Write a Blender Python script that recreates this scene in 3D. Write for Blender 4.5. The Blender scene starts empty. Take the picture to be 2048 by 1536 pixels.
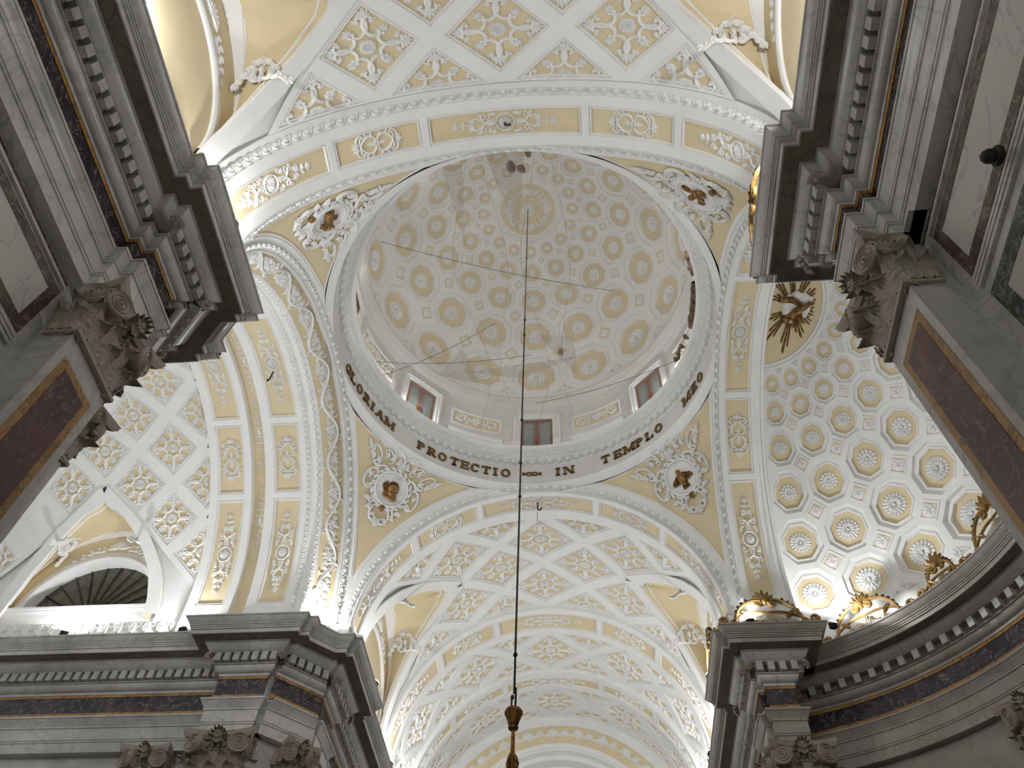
import bpy, math, random
import numpy as np
from mathutils import Matrix, Vector

random.seed(7)
PI = math.pi
D = math.radians
SC = bpy.context.scene
COL = SC.collection

# ---------------------------------------------------------------- camera, world, exposure
cam_data = bpy.data.cameras.new('camera')
cam_data.sensor_width = 36.0
cam_data.sensor_fit = 'HORIZONTAL'
cam_data.lens = 1554.65 * 36.0 / 2048.0
cam_data.clip_end = 200
cam = bpy.data.objects.new('camera', cam_data)
COL.objects.link(cam)
EL, YAW, ROLL = 0.9645, -0.1217, 0.0486
_f = Vector((math.sin(YAW) * math.cos(EL), math.cos(YAW) * math.cos(EL), math.sin(EL)))
_r = Vector((math.cos(YAW), -math.sin(YAW), 0))
_u = _r.cross(_f)
_r2 = math.cos(ROLL) * _r + math.sin(ROLL) * _u
_u2 = -math.sin(ROLL) * _r + math.cos(ROLL) * _u
cam.matrix_world = Matrix(((_r2.x, _u2.x, -_f.x, 1.108), (_r2.y, _u2.y, -_f.y, -11.393), (_r2.z, _u2.z, -_f.z, 1.6), (0, 0, 0, 1)))
SC.camera = cam

world = bpy.data.worlds.new('world')
SC.world = world
world.use_nodes = True
world.node_tree.nodes['Background'].inputs[0].default_value = (0.75, 0.85, 1.0, 1)
world.node_tree.nodes['Background'].inputs[1].default_value = 0.03
vs = SC.view_settings
vs.view_transform = 'Standard'
vs.look = 'None'
vs.gamma = 1.0
vs.exposure = EXPOSURE = 0.04
vs.use_curve_mapping = False
try:
    SC.cycles.max_bounces = 9
    SC.cycles.diffuse_bounces = 8
    SC.cycles.transparent_max_bounces = 8
    SC.cycles.sample_clamp_indirect = 10
except Exception:
    pass
LAMP_COLOR = (0.95, 0.975, 1.0)
LAMP_POWER = 0.66

# ---------------------------------------------------------------- materials
def new_mat(name, rough=0.6, metal=0.0):
    m = bpy.data.materials.new(name)
    m.use_nodes = True
    b = m.node_tree.nodes['Principled BSDF']
    b.inputs['Roughness'].default_value = rough
    b.inputs['Metallic'].default_value = metal
    return m, m.node_tree, b

def ramp(nt, fac, stops):
    r = nt.nodes.new('ShaderNodeValToRGB')
    e = r.color_ramp.elements
    while len(e) < len(stops):
        e.new(0.5)
    for i, (p, c) in enumerate(stops):
        e[i].position = p
        e[i].color = (*c, 1)
    nt.links.new(fac, r.inputs[0])
    return r

def coords(nt, scale=(1, 1, 1)):
    t = nt.nodes.new('ShaderNodeTexCoord')
    m = nt.nodes.new('ShaderNodeMapping')
    m.inputs['Scale'].default_value = scale
    geo = nt.nodes.new('ShaderNodeNewGeometry')
    nt.links.new(geo.outputs['Position'], m.inputs[0])
    return m.outputs[0]

def noise(nt, vec, scale, detail=4, dist=0.0, rough=0.5):
    n = nt.nodes.new('ShaderNodeTexNoise')
    n.inputs['Scale'].default_value = scale
    n.inputs['Detail'].default_value = detail
    n.inputs['Distortion'].default_value = dist
    n.inputs['Roughness'].default_value = rough
    nt.links.new(vec, n.inputs['Vector'])
    return n.outputs['Fac']

def mixc(nt, fac, a, b, mode='MIX'):
    n = nt.nodes.new('ShaderNodeMix')
    n.data_type = 'RGBA'
    n.blend_type = mode
    for s, v in ((n.inputs[0], fac), (n.inputs[6], a), (n.inputs[7], b)):
        if hasattr(v, 'links'):
            nt.links.new(v, s)
        else:
            s.default_value = v if isinstance(v, (int, float)) else (*v, 1)
    return n.outputs[2]

def plaster(name, col, var=0.05, rough=0.65):
    m, nt, b = new_mat(name, rough)
    f = noise(nt, coords(nt), 1.7, 5)
    r = ramp(nt, f, [(0.3, tuple(c * (1 - var) for c in col)), (0.7, tuple(min(1, c * (1 + var)) for c in col))])
    nt.links.new(r.outputs[0], b.inputs['Base Color'])
    return m

def marble(name, base, vein, scale=1.3, rough=0.3, vstops=(0.46, 0.5, 0.54), cloud=0.25, cloud_col=None, stretch=(1, 1, 1), vfac=1.0):
    m, nt, b = new_mat(name, rough)
    v = coords(nt, stretch)
    f = noise(nt, v, scale, 7, 1.6, 0.6)
    r = ramp(nt, f, [(vstops[0], (0, 0, 0)), (vstops[1], (1, 1, 1)), (vstops[2], (0, 0, 0))])
    c = noise(nt, v, scale * 0.8, 5, 0.6)
    cc = ramp(nt, c, [(0.35, cloud_col or tuple(x * (1 - cloud) for x in base)), (0.65, base)])
    k = nt.nodes.new('ShaderNodeMath')
    k.operation = 'MULTIPLY'
    k.inputs[1].default_value = vfac
    nt.links.new(r.outputs[0], k.inputs[0])
    out = mixc(nt, k.outputs[0], cc.outputs[0], vein)
    nt.links.new(out, b.inputs['Base Color'])
    return m

WHITE = plaster('white_stucco', (0.79, 0.785, 0.77), 0.03)
CREAM = plaster('cream_plaster', (0.68, 0.57, 0.365), 0.04)
GREYW = plaster('pale_grey_stucco', (0.66, 0.65, 0.625), 0.05)
MARBLE = marble('grey_marble', (0.62, 0.61, 0.595), (0.26, 0.26, 0.27), 0.8, 0.28, (0.47, 0.5, 0.53), 0.3, vfac=0.45)
MARBLE_WARM = marble('warm_marble', (0.44, 0.405, 0.365), (0.25, 0.19, 0.14), 0.9, 0.35, (0.46, 0.5, 0.54), 0.3, vfac=0.4)
SOFFIT = marble('shaded_soffit_marble', (0.25, 0.21, 0.17), (0.15, 0.12, 0.1), 1.2, 0.4)  # cornice marble with the shade under it and behind the dentils painted in
PANEL = marble('pale_marble_panel', (0.60, 0.58, 0.55), (0.24, 0.24, 0.25), 0.35, 0.25, (0.487, 0.5, 0.51), 0.2, vfac=0.5)
BRECCIA = marble('dark_violet_breccia', (0.05, 0.04, 0.052), (0.34, 0.29, 0.26), 2.6, 0.25, (0.485, 0.5, 0.512), 0.6, (0.012, 0.01, 0.014))
GIALLO = marble('yellow_marble', (0.50, 0.27, 0.075), (0.14, 0.06, 0.02), 1.6, 0.3, (0.47, 0.5, 0.53), 0.35)
RED = marble('red_breccia_marble', (0.115, 0.034, 0.032), (0.36, 0.26, 0.24), 1.9, 0.3, (0.493, 0.5, 0.507), 0.5, (0.05, 0.014, 0.016))
GREEN = marble('green_marble', (0.055, 0.075, 0.066), (0.22, 0.26, 0.23), 3.5, 0.3, (0.46, 0.5, 0.54), 0.45)
BROWN = marble('brown_marble_band', (0.10, 0.066, 0.052), (0.24, 0.19, 0.16), 2.2, 0.3, (0.47, 0.5, 0.53), 0.4)
STONE = plaster('carved_stone', (0.40, 0.345, 0.285), 0.16, 0.75)
FLOORM = marble('floor_marble', (0.42, 0.38, 0.33), (0.2, 0.17, 0.15), 0.8, 0.25)

def metal(name, c1, c2, rough, met):
    m, nt, b = new_mat(name, rough, met)
    r = ramp(nt, noise(nt, coords(nt), 9, 4), [(0.35, c1), (0.65, c2)])
    nt.links.new(r.outputs[0], b.inputs['Base Color'])
    return m

GILT = metal('aged_gilding', (0.22, 0.125, 0.035), (0.36, 0.22, 0.07), 0.5, 0.45)
BRONZE = metal('brown_gilt_relief', (0.13, 0.065, 0.018), (0.36, 0.2, 0.06), 0.45, 0.45)
LETTER = metal('dark_gilt_letters', (0.12, 0.065, 0.02), (0.24, 0.145, 0.05), 0.5, 0.35)
BRASS = metal('dark_brass', (0.16, 0.07, 0.02), (0.30, 0.16, 0.05), 0.3, 0.85)
IRON = metal('black_iron', (0.012, 0.011, 0.01), (0.025, 0.022, 0.02), 0.5, 0.3)
WOOD = metal('brown_window_wood', (0.17, 0.065, 0.035), (0.25, 0.11, 0.065), 0.5, 0.0)
CARVED = metal('old_brown_wood', (0.09, 0.05, 0.028), (0.2, 0.125, 0.075), 0.6, 0.1)
PANE = metal('frosted_pane', (0.20, 0.235, 0.225), (0.27, 0.30, 0.285), 0.18, 0.0)
DARKPANE = metal('dark_night_pane', (0.055, 0.05, 0.035), (0.10, 0.09, 0.065), 0.25, 0.0)
BLUEGLOW = plaster('dusk_niche', (0.5, 0.5, 0.6), 0.05)

def emit(name, strength, col):
    m, nt, b = new_mat(name)
    b.inputs['Base Color'].default_value = (0.8, 0.8, 0.8, 1)
    b.inputs['Emission Color'].default_value = (*col, 1)
    b.inputs['Emission Strength'].default_value = strength
    return m
LENS = emit('lit_lamp_lens', 60, LAMP_COLOR)

m, nt, b = new_mat('thin_safety_net', 0.8)
b.inputs['Base Color'].default_value = (0.62, 0.56, 0.5, 1)
b.inputs['Alpha'].default_value = 0.16
NET = m
m, nt, b = new_mat('net_fold', 0.8)
b.inputs['Base Color'].default_value = (0.36, 0.29, 0.22, 1)
b.inputs['Alpha'].default_value = 0.35
NETFOLD = m

# ---------------------------------------------------------------- mesh and object helpers
I4 = Matrix.Identity(4)
WM = {}

def mesh(name, V, F, mats, mi=None, sharp=38):
    me = bpy.data.meshes.new(name)
    V = np.asarray(V, np.float32).reshape(-1, 3)
    me.from_pydata(V.tolist(), [], [tuple(int(i) for i in f) for f in F])
    for mm in (mats if isinstance(mats, (list, tuple)) else [mats]):
        me.materials.append(mm)
    if mi is not None:
        me.polygons.foreach_set('material_index', np.asarray(mi, np.int32))
    me.shade_smooth()
    me.set_sharp_from_angle(angle=D(sharp))
    return me

def put(name, me, parent=None, W=None):
    o = bpy.data.objects.new(name, me)
    COL.objects.link(o)
    W = W if W is not None else I4
    if parent is not None:
        o.parent = parent
        o.matrix_parent_inverse = WM[parent.name].inverted()
    o.matrix_basis = W
    WM[o.name] = W.copy()
    return o

def tag(o, label=None, cat=None, group=None, kind=None):
    for k, v in (('label', label), ('category', cat), ('group', group), ('kind', kind)):
        if v:
            o[k] = v
    return o

def thing(name, label, cat, loc=(0, 0, 0), group=None, kind=None):
    o = bpy.data.objects.new(name, None)
    COL.objects.link(o)
    W = Matrix.Translation(Vector(loc))
    o.matrix_basis = W
    o.empty_display_size = 0.2
    WM[o.name] = W
    return tag(o, label, cat, group, kind)

class G:
    """collects geometry for one mesh"""
    def __init__(s):
        s.V, s.F, s.M, s.n = [], [], [], 0
    def add(s, V, F, mi=0):
        V = np.asarray(V, float).reshape(-1, 3)
        s.V.append(V)
        k = s.n
        s.F.extend([tuple(int(i) + k for i in f) for f in F])
        s.M.extend([mi] * len(F))
        s.n += len(V)
        return s
    def addg(s, g, fn=None, mi=None):
        V = g.verts()
        V = fn(V) if fn else V
        k = s.n
        s.V.append(V)
        s.F.extend([tuple(i + k for i in f) for f in g.F])
        s.M.extend(g.M if mi is None else [mi] * len(g.F))
        s.n += len(V)
        return s
    def verts(s):
        return np.concatenate(s.V) if s.V else np.zeros((0, 3))
    def mesh(s, name, mats, fn=None, sharp=38):
        V = s.verts()
        return mesh(name, fn(V) if fn else V, s.F, mats, s.M, sharp)
    def part(s, name, mats, parent=None, W=None, fn=None, sharp=38):
        return put(name, s.mesh(name, mats, fn, sharp), parent, W)

def gridf(n, m, cu=False, cv=False):
    F = []
    for i in range(n if cu else n - 1):
        for j in range(m if cv else m - 1):
            a, b_ = i, (i + 1) % n
            c, d = j, (j + 1) % m
            F.append((a * m + c, a * m + d, b_ * m + d, b_ * m + c))
    return F

def box(g, c, sz, R=None, mi=0):
    x, y, z = [v / 2 for v in sz]
    V = np.array([(sx * x, sy * y, sz_ * z) for sx in (-1, 1) for sy in (-1, 1) for sz_ in (-1, 1)])
    if R is not None:
        V = V @ np.array(R).T
    V = V + np.array(c)
    g.add(V, [(0, 1, 3, 2), (4, 6, 7, 5), (0, 4, 5, 1), (2, 3, 7, 6), (0, 2, 6, 4), (1, 5, 7, 3)], mi)

def lathe(g, prof, c=(0, 0, 0), n=16, mi=0, a0=0, a1=2 * PI):
    full = abs(a1 - a0 - 2 * PI) < 1e-6
    A = np.linspace(a0, a1, n + (0 if full else 1), endpoint=not full)
    V = [(c[0] + r * math.cos(a), c[1] + r * math.sin(a), c[2] + z) for r, z in prof for a in A]
    g.add(V, gridf(len(prof), len(A), False, full), mi)

def tube3(g, P, r, n=6, mi=0, flat=1.0, up=None, caps=True):
    """round or flattened tube along a 3d path"""
    P = np.asarray(P, float)
    m = len(P)
    r = np.full(m, r) if np.isscalar(r) else np.asarray(r)
    T = np.gradient(P, axis=0)
    T /= np.linalg.norm(T, axis=1)[:, None] + 1e-9
    up = np.array(up if up is not None else (0.123, 0.31, 0.94))
    A = np.cross(T, up)
    A /= np.linalg.norm(A, axis=1)[:, None] + 1e-9
    B = np.cross(A, T)
    th = np.arange(n) * 2 * PI / n
    V = P[:, None] + r[:, None, None] * (np.cos(th)[None, :, None] * A[:, None] + flat * np.sin(th)[None, :, None] * B[:, None])
    F = gridf(m, n, False, True)
    if caps:
        F = F + [tuple(range(n))[::-1], tuple((m - 1) * n + i for i in range(n))]
    g.add(V.reshape(-1, 3), F, mi)

def blob(g, c, rad, n=8, m=6, mi=0, R=None):
    V = []
    for i in range(m + 1):
        t = PI * i / m
        for j in range(n):
            a = 2 * PI * j / n
            V.append((rad[0] * math.sin(t) * math.cos(a), rad[1] * math.sin(t) * math.sin(a), rad[2] * math.cos(t)))
    V = np.array(V)
    if R is not None:
        V = V @ np.array(R).T
    g.add(V + np.array(c), gridf(m + 1, n, False, True), mi)

# ---------------------------------------------------------------- stucco ornament (flat: x, y in the panel, z = height above it)
def tube(g, P, w, h, n=5, base=-0.012, mi=0):
    P = np.asarray(P, float)
    m = len(P)
    w = np.full(m, w) if np.isscalar(w) else np.asarray(w)
    h = np.full(m, h) if np.isscalar(h) else np.asarray(h)
    T = np.gradient(P, axis=0)
    T /= np.linalg.norm(T, axis=1)[:, None] + 1e-9
    N = np.c_[-T[:, 1], T[:, 0]]
    th = np.linspace(0, PI, n)
    V = np.zeros((m, n, 3))
    V[:, :, :2] = P[:, None] + N[:, None] * (np.cos(th)[None, :, None] * w[:, None, None])
    V[:, :, 2] = base + np.sin(th)[None] * (h[:, None] - base)
    g.add(V.reshape(-1, 3), gridf(m, n), mi)

def leaf(g, b, ang, L, W, h=0.05, curl=0.0, lobes=3, n=11, base=-0.01, mi=0):
    """lobed acanthus leaf with a sunk midrib"""
    t = np.linspace(0, 1, n)
    a = ang + curl * t
    dx = np.cumsum(np.r_[0, np.cos((a[1:] + a[:-1]) / 2)]) * L / (n - 1)
    dy = np.cumsum(np.r_[0, np.sin((a[1:] + a[:-1]) / 2)]) * L / (n - 1)
    N = np.c_[-np.sin(a), np.cos(a)]
    env = np.sin(PI * np.clip(t * 0.93 + 0.07, 0, 1) ** 0.85) ** 0.8
    w = W * env * (0.66 + 0.34 * np.abs(np.cos(lobes * PI * t))) + 0.002
    hh = h * (0.35 + 0.65 * env)
    V = []
    for k, (s, z) in enumerate(((-1, 0), (-.55, 1), (0, .62), (.55, 1), (1, 0))):
        V.append(np.c_[b[0] + dx + N[:, 0] * w * s, b[1] + dy + N[:, 1] * w * s, base + (hh - base) * z])
    g.add(np.stack(V, 1).reshape(-1, 3), gridf(n, 5), mi)

def palm(g, b, ang, size, n=5, spread=1.9, h=0.05, mi=0):
    """fan palmette, the little fleurons at the scroll ends"""
    for k in range(n):
        q = (k - (n - 1) / 2) / max(1, (n - 1) / 2)
        leaf(g, b, ang + q * spread / 2, size * (1 - 0.28 * abs(q)), size * 0.25, h * (1 - .2 * abs(q)), q * 0.5, 1, 6, mi=mi)

def scroll_path(p0, p1, kind='C', turn=7.5, flip=1, n=30, p=2.2, c=0.16):
    s = np.linspace(0, 1, n)
    q = 2 * s - 1
    k = c + np.abs(q) ** p
    if kind == 'S':
        k = k * np.sign(q + 1e-9)
    k = k * turn / (np.sum(np.abs(k)) / n)
    th = np.cumsum(k) / n
    x = np.cumsum(np.cos(th))
    y = np.cumsum(np.sin(th)) * flip
    z = (x - x[0]) + 1j * (y - y[0])
    z = z / z[-1] * complex(p1[0] - p0[0], p1[1] - p0[1]) + complex(*p0)
    return np.c_[z.real, z.imag]

def disc(g, c, r, h, n=8, mi=0):
    V = [(c[0], c[1], h)]
    for q, z in ((0.6, 0.8), (1, -0.1)):
        V += [(c[0] + r * q * math.cos(2 * PI * j / n), c[1] + r * q * math.sin(2 * PI * j / n), h * z) for j in range(n)]
    F = [(0, 1 + j, 1 + (j + 1) % n) for j in range(n)] + [(1 + j, n + 1 + j, n + 1 + (j + 1) % n, 1 + (j + 1) % n) for j in range(n)]
    g.add(V, F, mi)

def scroll(g, p0, p1, kind='C', turn=7.5, flip=1, w=0.03, h=0.06, n=28, eyes=True, mi=0, taper=.5):
    P = scroll_path(p0, p1, kind, turn, flip, n)
    t = np.linspace(0, 1, n)
    ww = w * (taper + (1 - taper) * np.sin(PI * t) ** 0.6)
    tube(g, P, ww, h * (0.7 + 0.3 * np.sin(PI * t)), mi=mi)
    if eyes:
        for q in (P[0], P[-1]):
            disc(g, q, w * 1.05, h * 1.05, 7, mi)
    return P

def shell(g, c, r, flutes=16, h=0.06, a0=0.0, a1=2 * PI, mi=0):
    """fluted round shell"""
    n = flutes * 4
    k = int(round(n * (a1 - a0) / (2 * PI)))
    A = np.linspace(a0, a1, k + 1)
    fl = np.abs(np.cos(A * flutes / 2))
    V = []
    for q, z in ((0.16, 0.25), (0.3, 0.62), (0.8, 0.9), (0.95, 0.7), (1.0, -0.1)):
        rr = r * q * (1 if q < .5 else (0.93 + 0.07 * fl))
        zz = h * z * (0.45 + 0.55 * fl if q > .2 else np.ones_like(fl))
        V.append(np.c_[c[0] + rr * np.cos(A), c[1] + rr * np.sin(A), zz])
    g.add(np.concatenate(V), gridf(5, k + 1), mi)
    if a1 - a0 > 6:
        disc(g, c, r * 0.2, h * 0.8, 8, mi)

def rosette(g, c, r, rows=((1.0, 12), (0.62, 8)), h=0.12, boss=0.22, lob=2, mi=0):
    for k, (q, n) in enumerate(rows):
        for j in range(n):
            a = 2 * PI * (j + 0.5 * (k % 2)) / n
            b0 = r * q * 0.22
            leaf(g, (c[0] + b0 * math.cos(a), c[1] + b0 * math.sin(a)), a, r * q * 0.8, r * q * 2.5 / n, h * (0.65 + .35 * k), 0, lob, 8, base=h * .35 * k - .01, mi=mi)
    disc(g, c, r * boss, h * 1.15, 9, mi)

def mirror(g, fn, ax=(1, 0)):
    """adds fn's ornament and its mirror image"""
    a = G(); fn(a)
    g.addg(a)
    s = np.array([-1 if ax[0] else 1, -1 if ax[1] else 1, 1])
    g.addg(a, lambda V: V * s)
# ---------------------------------------------------------------- ornament designs
def loz_design(half=0):
    """cross of eight C scrolls round a fluted shell; half=+1 keeps the x>0 half"""
    g = G()
    def arm(k, sides):
        a = G()
        for s in sides:
            scroll(a, (.365, .285 * s), (.64, .15 * s), 'C', 8.2, s, .05, .07, 30, taper=.6)
            leaf(a, (.60, .17 * s), .5 * s, .17, .045, .05, .5 * s, 2, 7)
        disc(a, (.375, 0), .045, .075, 6)
        if len(sides) == 2:
            leaf(a, (.44, 0), 0, .17, .025, .04, 0, 1, 6)
            palm(a, (.56, 0), 0, .15, 5, 2.2, .055)
            palm(a, (.74, 0), 0, .26, 5, 1.7, .06)
        else:
            leaf(a, (.5, .03 * sides[0]), .12 * sides[0], .24, .05, .05, 0, 3, 8)
            leaf(a, (.74, .03 * sides[0]), .12 * sides[0], .24, .06, .05, 0, 3, 8)
        c, s_ = math.cos(k * PI / 2), math.sin(k * PI / 2)
        g.addg(a, lambda V: np.c_[V[:, 0] * c - V[:, 1] * s_, V[:, 0] * s_ + V[:, 1] * c, V[:, 2]])
    def dia(k):
        a = PI / 4 + k * PI / 2
        p = lambda r: (r * math.cos(a), r * math.sin(a))
        leaf(g, p(.40), a, .16, .025, .04, 0, 1, 6)
        palm(g, p(.49), a, .21, 5, 1.5, .055)
    if not half:
        shell(g, (0, 0), .19, 18, .075)
        for k in range(4):
            arm(k, (1, -1)); dia(k)
    else:
        shell(g, (0.0, 0), .19, 18, .075, -PI / 2, PI / 2)
        arm(0, (1, -1)); arm(1, (-1,)); arm(3, (1,)); dia(0); dia(3)
    return g

def sprig(g, y0, y1, w):
    """tapering candelabrum of leaf pairs"""
    n = max(2, int((y1 - y0) / .17))
    for k in range(n):
        q = k / n
        y = y0 + (y1 - y0) * q
        for s in (1, -1):
            leaf(g, (.01 * s, y), PI / 2 - s * (.75 + .2 * (k % 2)), w * (1.15 - .75 * q), w * .3 * (1 - .5 * q), .05, -s * .5, 2, 7)
    tube(g, [(0, y0), (0, (y0 + y1) / 2), (0, y1)], .014, .035)
    palm(g, (0, y1 - .05), PI / 2, .14, 5, 1.8, .05)

def strip_design(L, kind):
    """relief for a panel of length L along y"""
    g = G()
    if kind == 'short':
        def q(a):
            scroll(a, (.035, .05), (.11, .36), 'C', 7.8, -1, .026, .055, 26)
            scroll(a, (.13, .39), (.045, .56), 'C', 6.4, 1, .02, .05, 22)
            leaf(a, (.15, .3), .2, .12, .035, .05, .8, 2, 7)
            leaf(a, (.12, .16), -.3, .13, .03, .05, -.5, 2, 7)
        a = G(); mirror(a, q, (1, 0))
        palm(a, (0, .56), PI / 2, .2, 5, 1.8, .055)
        leaf(a, (0, .02), PI / 2, .28, .035, .045, 0, 2, 8)
        g.addg(a, lambda V: V * np.array([1.25, L / 2.1, 1]))
        g.addg(a, lambda V: V * np.array([1.25, -L / 2.1, 1]))
    else:
        rows = ((1.0, 14), (.62, 9))
        a = G(); rosette(a, (0, 0), .16, rows, .07)
        g.addg(a, lambda V: V * np.array([1, 1.12, 1]))
        th = np.linspace(0, 2 * PI, 30)
        tube(g, np.c_[.19 * np.cos(th), .215 * np.sin(th)], .022, .05)
        def q(a):
            scroll(a, (.05, .27), (.17, .45), 'C', 7.5, -1, .024, .055, 26)
            leaf(a, (.2, .2), PI / 2 - .2, .17, .05, .055, .6, 3, 8)
            leaf(a, (.12, .34), .1, .13, .04, .05, .9, 2, 7)
            scroll(a, (.16, .47), (.05, .72), 'S', 6.6, 1, .02, .05, 26)
            leaf(a, (.14, .56), .5, .14, .045, .05, .7, 2, 7)
            leaf(a, (.05, .7), 1.0, .15, .045, .05, -.4, 2, 7)
        a = G(); mirror(a, q, (1, 0))
        leaf(a, (0, .23), PI / 2, .22, .05, .05, 0, 3, 8)
        end = L / 2 - .26
        sprig(a, .74, max(.9, end), .15)
        g.addg(a)
        g.addg(a, lambda V: V * np.array([1, -1, 1]))
    return g

def garland_design(L):
    g = G()
    def q(a):
        for k in range(int(L / 2 / .19)):
            y = .1 + k * .19
            f = 1 - .6 * y / (L / 2)
            leaf(a, (.005, y), PI / 2 - .9, .13 * f, .04 * f, .04, -.7, 2, 6)
    a = G(); mirror(a, q, (1, 0))
    n = int(L / .3)
    tube(a, np.c_[.012 * np.sin(np.linspace(0, 9, n)), np.linspace(0, L / 2, n)], .012, .03)
    palm(a, (0, L / 2 - .1), PI / 2, .12, 5, 1.6, .04)
    disc(a, (0, .03), .06, .05, 8)
    g.addg(a); g.addg(a, lambda V: V * np.array([1, -1, 1]))
    return g

def spray_design():
    """triangular acanthus spray of a lunette web; corner at the origin, arms along +x and -y"""
    g = G()
    scroll(g, (.05, -.02), (.62, -.08), 'S', 7.0, 1, .04, .07, 30)
    scroll(g, (.02, -.08), (.12, -.75), 'S', 7.0, -1, .04, .07, 30)
    scroll(g, (.10, -.14), (.38, -.42), 'C', 7.6, 1, .036, .065, 28)
    scroll(g, (.32, -.12), (.52, -.34), 'C', 7.4, -1, .03, .06, 26)
    scroll(g, (.1, -.42), (.28, -.62), 'C', 7.4, 1, .03, .06, 26)
    for b, a, L in (((.05, 0), .5, .3), ((.3, .0), .35, .28), ((.55, -.02), .1, .3), ((.75, -.05), -.1, .25), ((.0, -.1), -2.0, .26), ((.03, -.4), -1.9, .26), ((.12, -.7), -1.5, .3), ((.14, -.95), -1.45, .26),
                    ((.2, -.2), -.8, .26), ((.4, -.4), -.7, .22), ((.45, -.2), -.4, .25), ((.2, -.5), -1.0, .22), ((.0, .02), 2.2, .2)):
        leaf(g, b, a, L, L * .3, .06, .5, 3, 9)
        leaf(g, b, a + .8, L * .6, L * .2, .05, -.5, 2, 7)
    palm(g, (.95, -.07), -.1, .2, 5, 1.7, .055)
    palm(g, (.15, -1.15), -1.5, .2, 5, 1.7, .055)
    return g

def pendentive_design():
    g = G()
    n = 18
    for k in range(n):
        a = 2 * PI * k / n
        leaf(g, (.56 * math.cos(a), .56 * math.sin(a)), a + .9, .26, .07, .07, .9, 3, 9)
    def side(a):
        scroll(a, (.40, .42), (.86, .52), 'S', 7.2, 1, .04, .075, 30)
        scroll(a, (.86, .50), (1.12, .74), 'C', 7.2, -1, .03, .065, 26)
        scroll(a, (.62, .22), (.68, -.2), 'C', 7.6, -1, .036, .07, 28)
        scroll(a, (.1, .68), (.36, .98), 'C', 7.4, -1, .034, .07, 28)
        scroll(a, (.42, .66), (.66, .86), 'C', 7.2, -1, .028, .06, 26)
        scroll(a, (.42, -.4), (.30, -.80), 'S', 7.2, -1, .036, .07, 28)
        scroll(a, (.06, -.66), (.10, -1.0), 'C', 7.4, -1, .032, .07, 26)
        for b, an, L in (((.7, .5), .5, .26), ((.95, .58), .1, .25), ((1.08, .66), .9, .22), ((1.18, .72), .5, .24), ((.75, .05), .3, .22), ((.7, -.2), -1.1, .22), ((.45, -.55), -.4, .25), ((.36, -.72), -1.0, .22),
                         ((.2, -.9), -1.2, .22), ((.35, .8), 1.1, .25), ((.55, .8), .8, .22), ((.15, .75), 1.5, .25), ((.66, .36), -.1, .2), ((.05, -1.0), -1.2, .2)):
            leaf(a, b, an, L, L * .3, .065, .6, 3, 9)
            leaf(a, b, an - .9, L * .6, L * .2, .055, -.5, 2, 7)
        leaf(a, (1.26, .80), .45, .2, .05, .05, .3, 3, 8)
    mirror(g, side, (1, 0))
    palm(g, (0, -1.08), -PI / 2, .2, 5, 1.7, .06)
    palm(g, (0, .7), PI / 2, .24, 5, 1.9, .06)
    return g

def rinceau_panel(w, h):
    """symmetrical scroll frieze round a central shell, for the drum panels"""
    g = G()
    shell(g, (0, -.02), .17, 14, .07)
    for k in range(7):
        leaf(g, (0, .02), PI * k / 6, .24, .06, .05, 0, 2, 7)
    def q(a):
        scroll(a, (.2, -.1), (.48, .1), 'S', 7, 1, .03, .06, 28)
        scroll(a, (.48, .05), (.74, -.1), 'C', 7.4, -1, .028, .06, 26)
        for b, an, L in (((.25, 0), .7, .2), ((.4, .12), .2, .2), ((.5, -.1), -.6, .2), ((.62, .05), .6, .2), ((.7, -.1), -.3, .16), ((.3, -.18), -.3, .16), ((.72, .1), .2, .14), ((.6, -.2), .1, .14)):
            leaf(a, b, an, L, L * .32, .06, .6, 3, 8)
    mirror(g, q, (1, 0))
    g2 = G(); g2.addg(g, lambda V: V * np.array([w / 1.75, h / .56, 1]))
    return g2

# ---------------------------------------------------------------- curved surfaces
ZC = 15.0
def SY(r):
    return lambda s, v, h: np.c_[(r - h) * np.sin(v / r), s, ZC + (r - h) * np.cos(v / r)]
def SX(r):
    return lambda s, v, h: np.c_[s, (r - h) * np.sin(v / r), ZC + (r - h) * np.cos(v / r)]
def bend(axis, r, hp=0.0):
    if axis == 'y':
        return lambda V: np.c_[(r - hp - V[:, 2]) * np.sin(V[:, 1] / r), V[:, 0], (r - hp - V[:, 2]) * np.cos(V[:, 1] / r)]
    return lambda V: np.c_[V[:, 0], (r - hp - V[:, 2]) * np.sin(V[:, 1] / r), (r - hp - V[:, 2]) * np.cos(V[:, 1] / r)]
def onvault(axis, s, deg):
    if axis == 'y':
        return Matrix.Translation((0, s, ZC)) @ Matrix.Rotation(D(deg), 4, 'Y')
    return Matrix.Translation((s, 0, ZC)) @ Matrix.Rotation(-D(deg), 4, 'X')

def area(P):
    x, y = P[:, 0], P[:, 1]
    return 0.5 * np.sum(x * np.roll(y, -1) - y * np.roll(x, -1))

def inset(P, d):
    n = len(P)
    d = [d] * n if np.isscalar(d) else d
    L = []
    for i in range(n):
        a, b = P[i], P[(i + 1) % n]
        t = (b - a) / np.linalg.norm(b - a)
        nn = np.array([-t[1], t[0]])
        L.append((a + nn * d[i], t))
    Q = []
    for i in range(n):
        (p, t), (q, u) = L[i - 1], L[i]
        den = t[0] * u[1] - t[1] * u[0]
        k = ((q[0] - p[0]) * u[1] - (q[1] - p[1]) * u[0]) / den if abs(den) > 1e-9 else 0
        Q.append(p + t * k)
    Q = np.array(Q)
    ok = all(np.dot(Q[(i + 1) % n] - Q[i], P[(i + 1) % n] - P[i]) > 0 for i in range(n))
    return Q if ok else None

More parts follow.
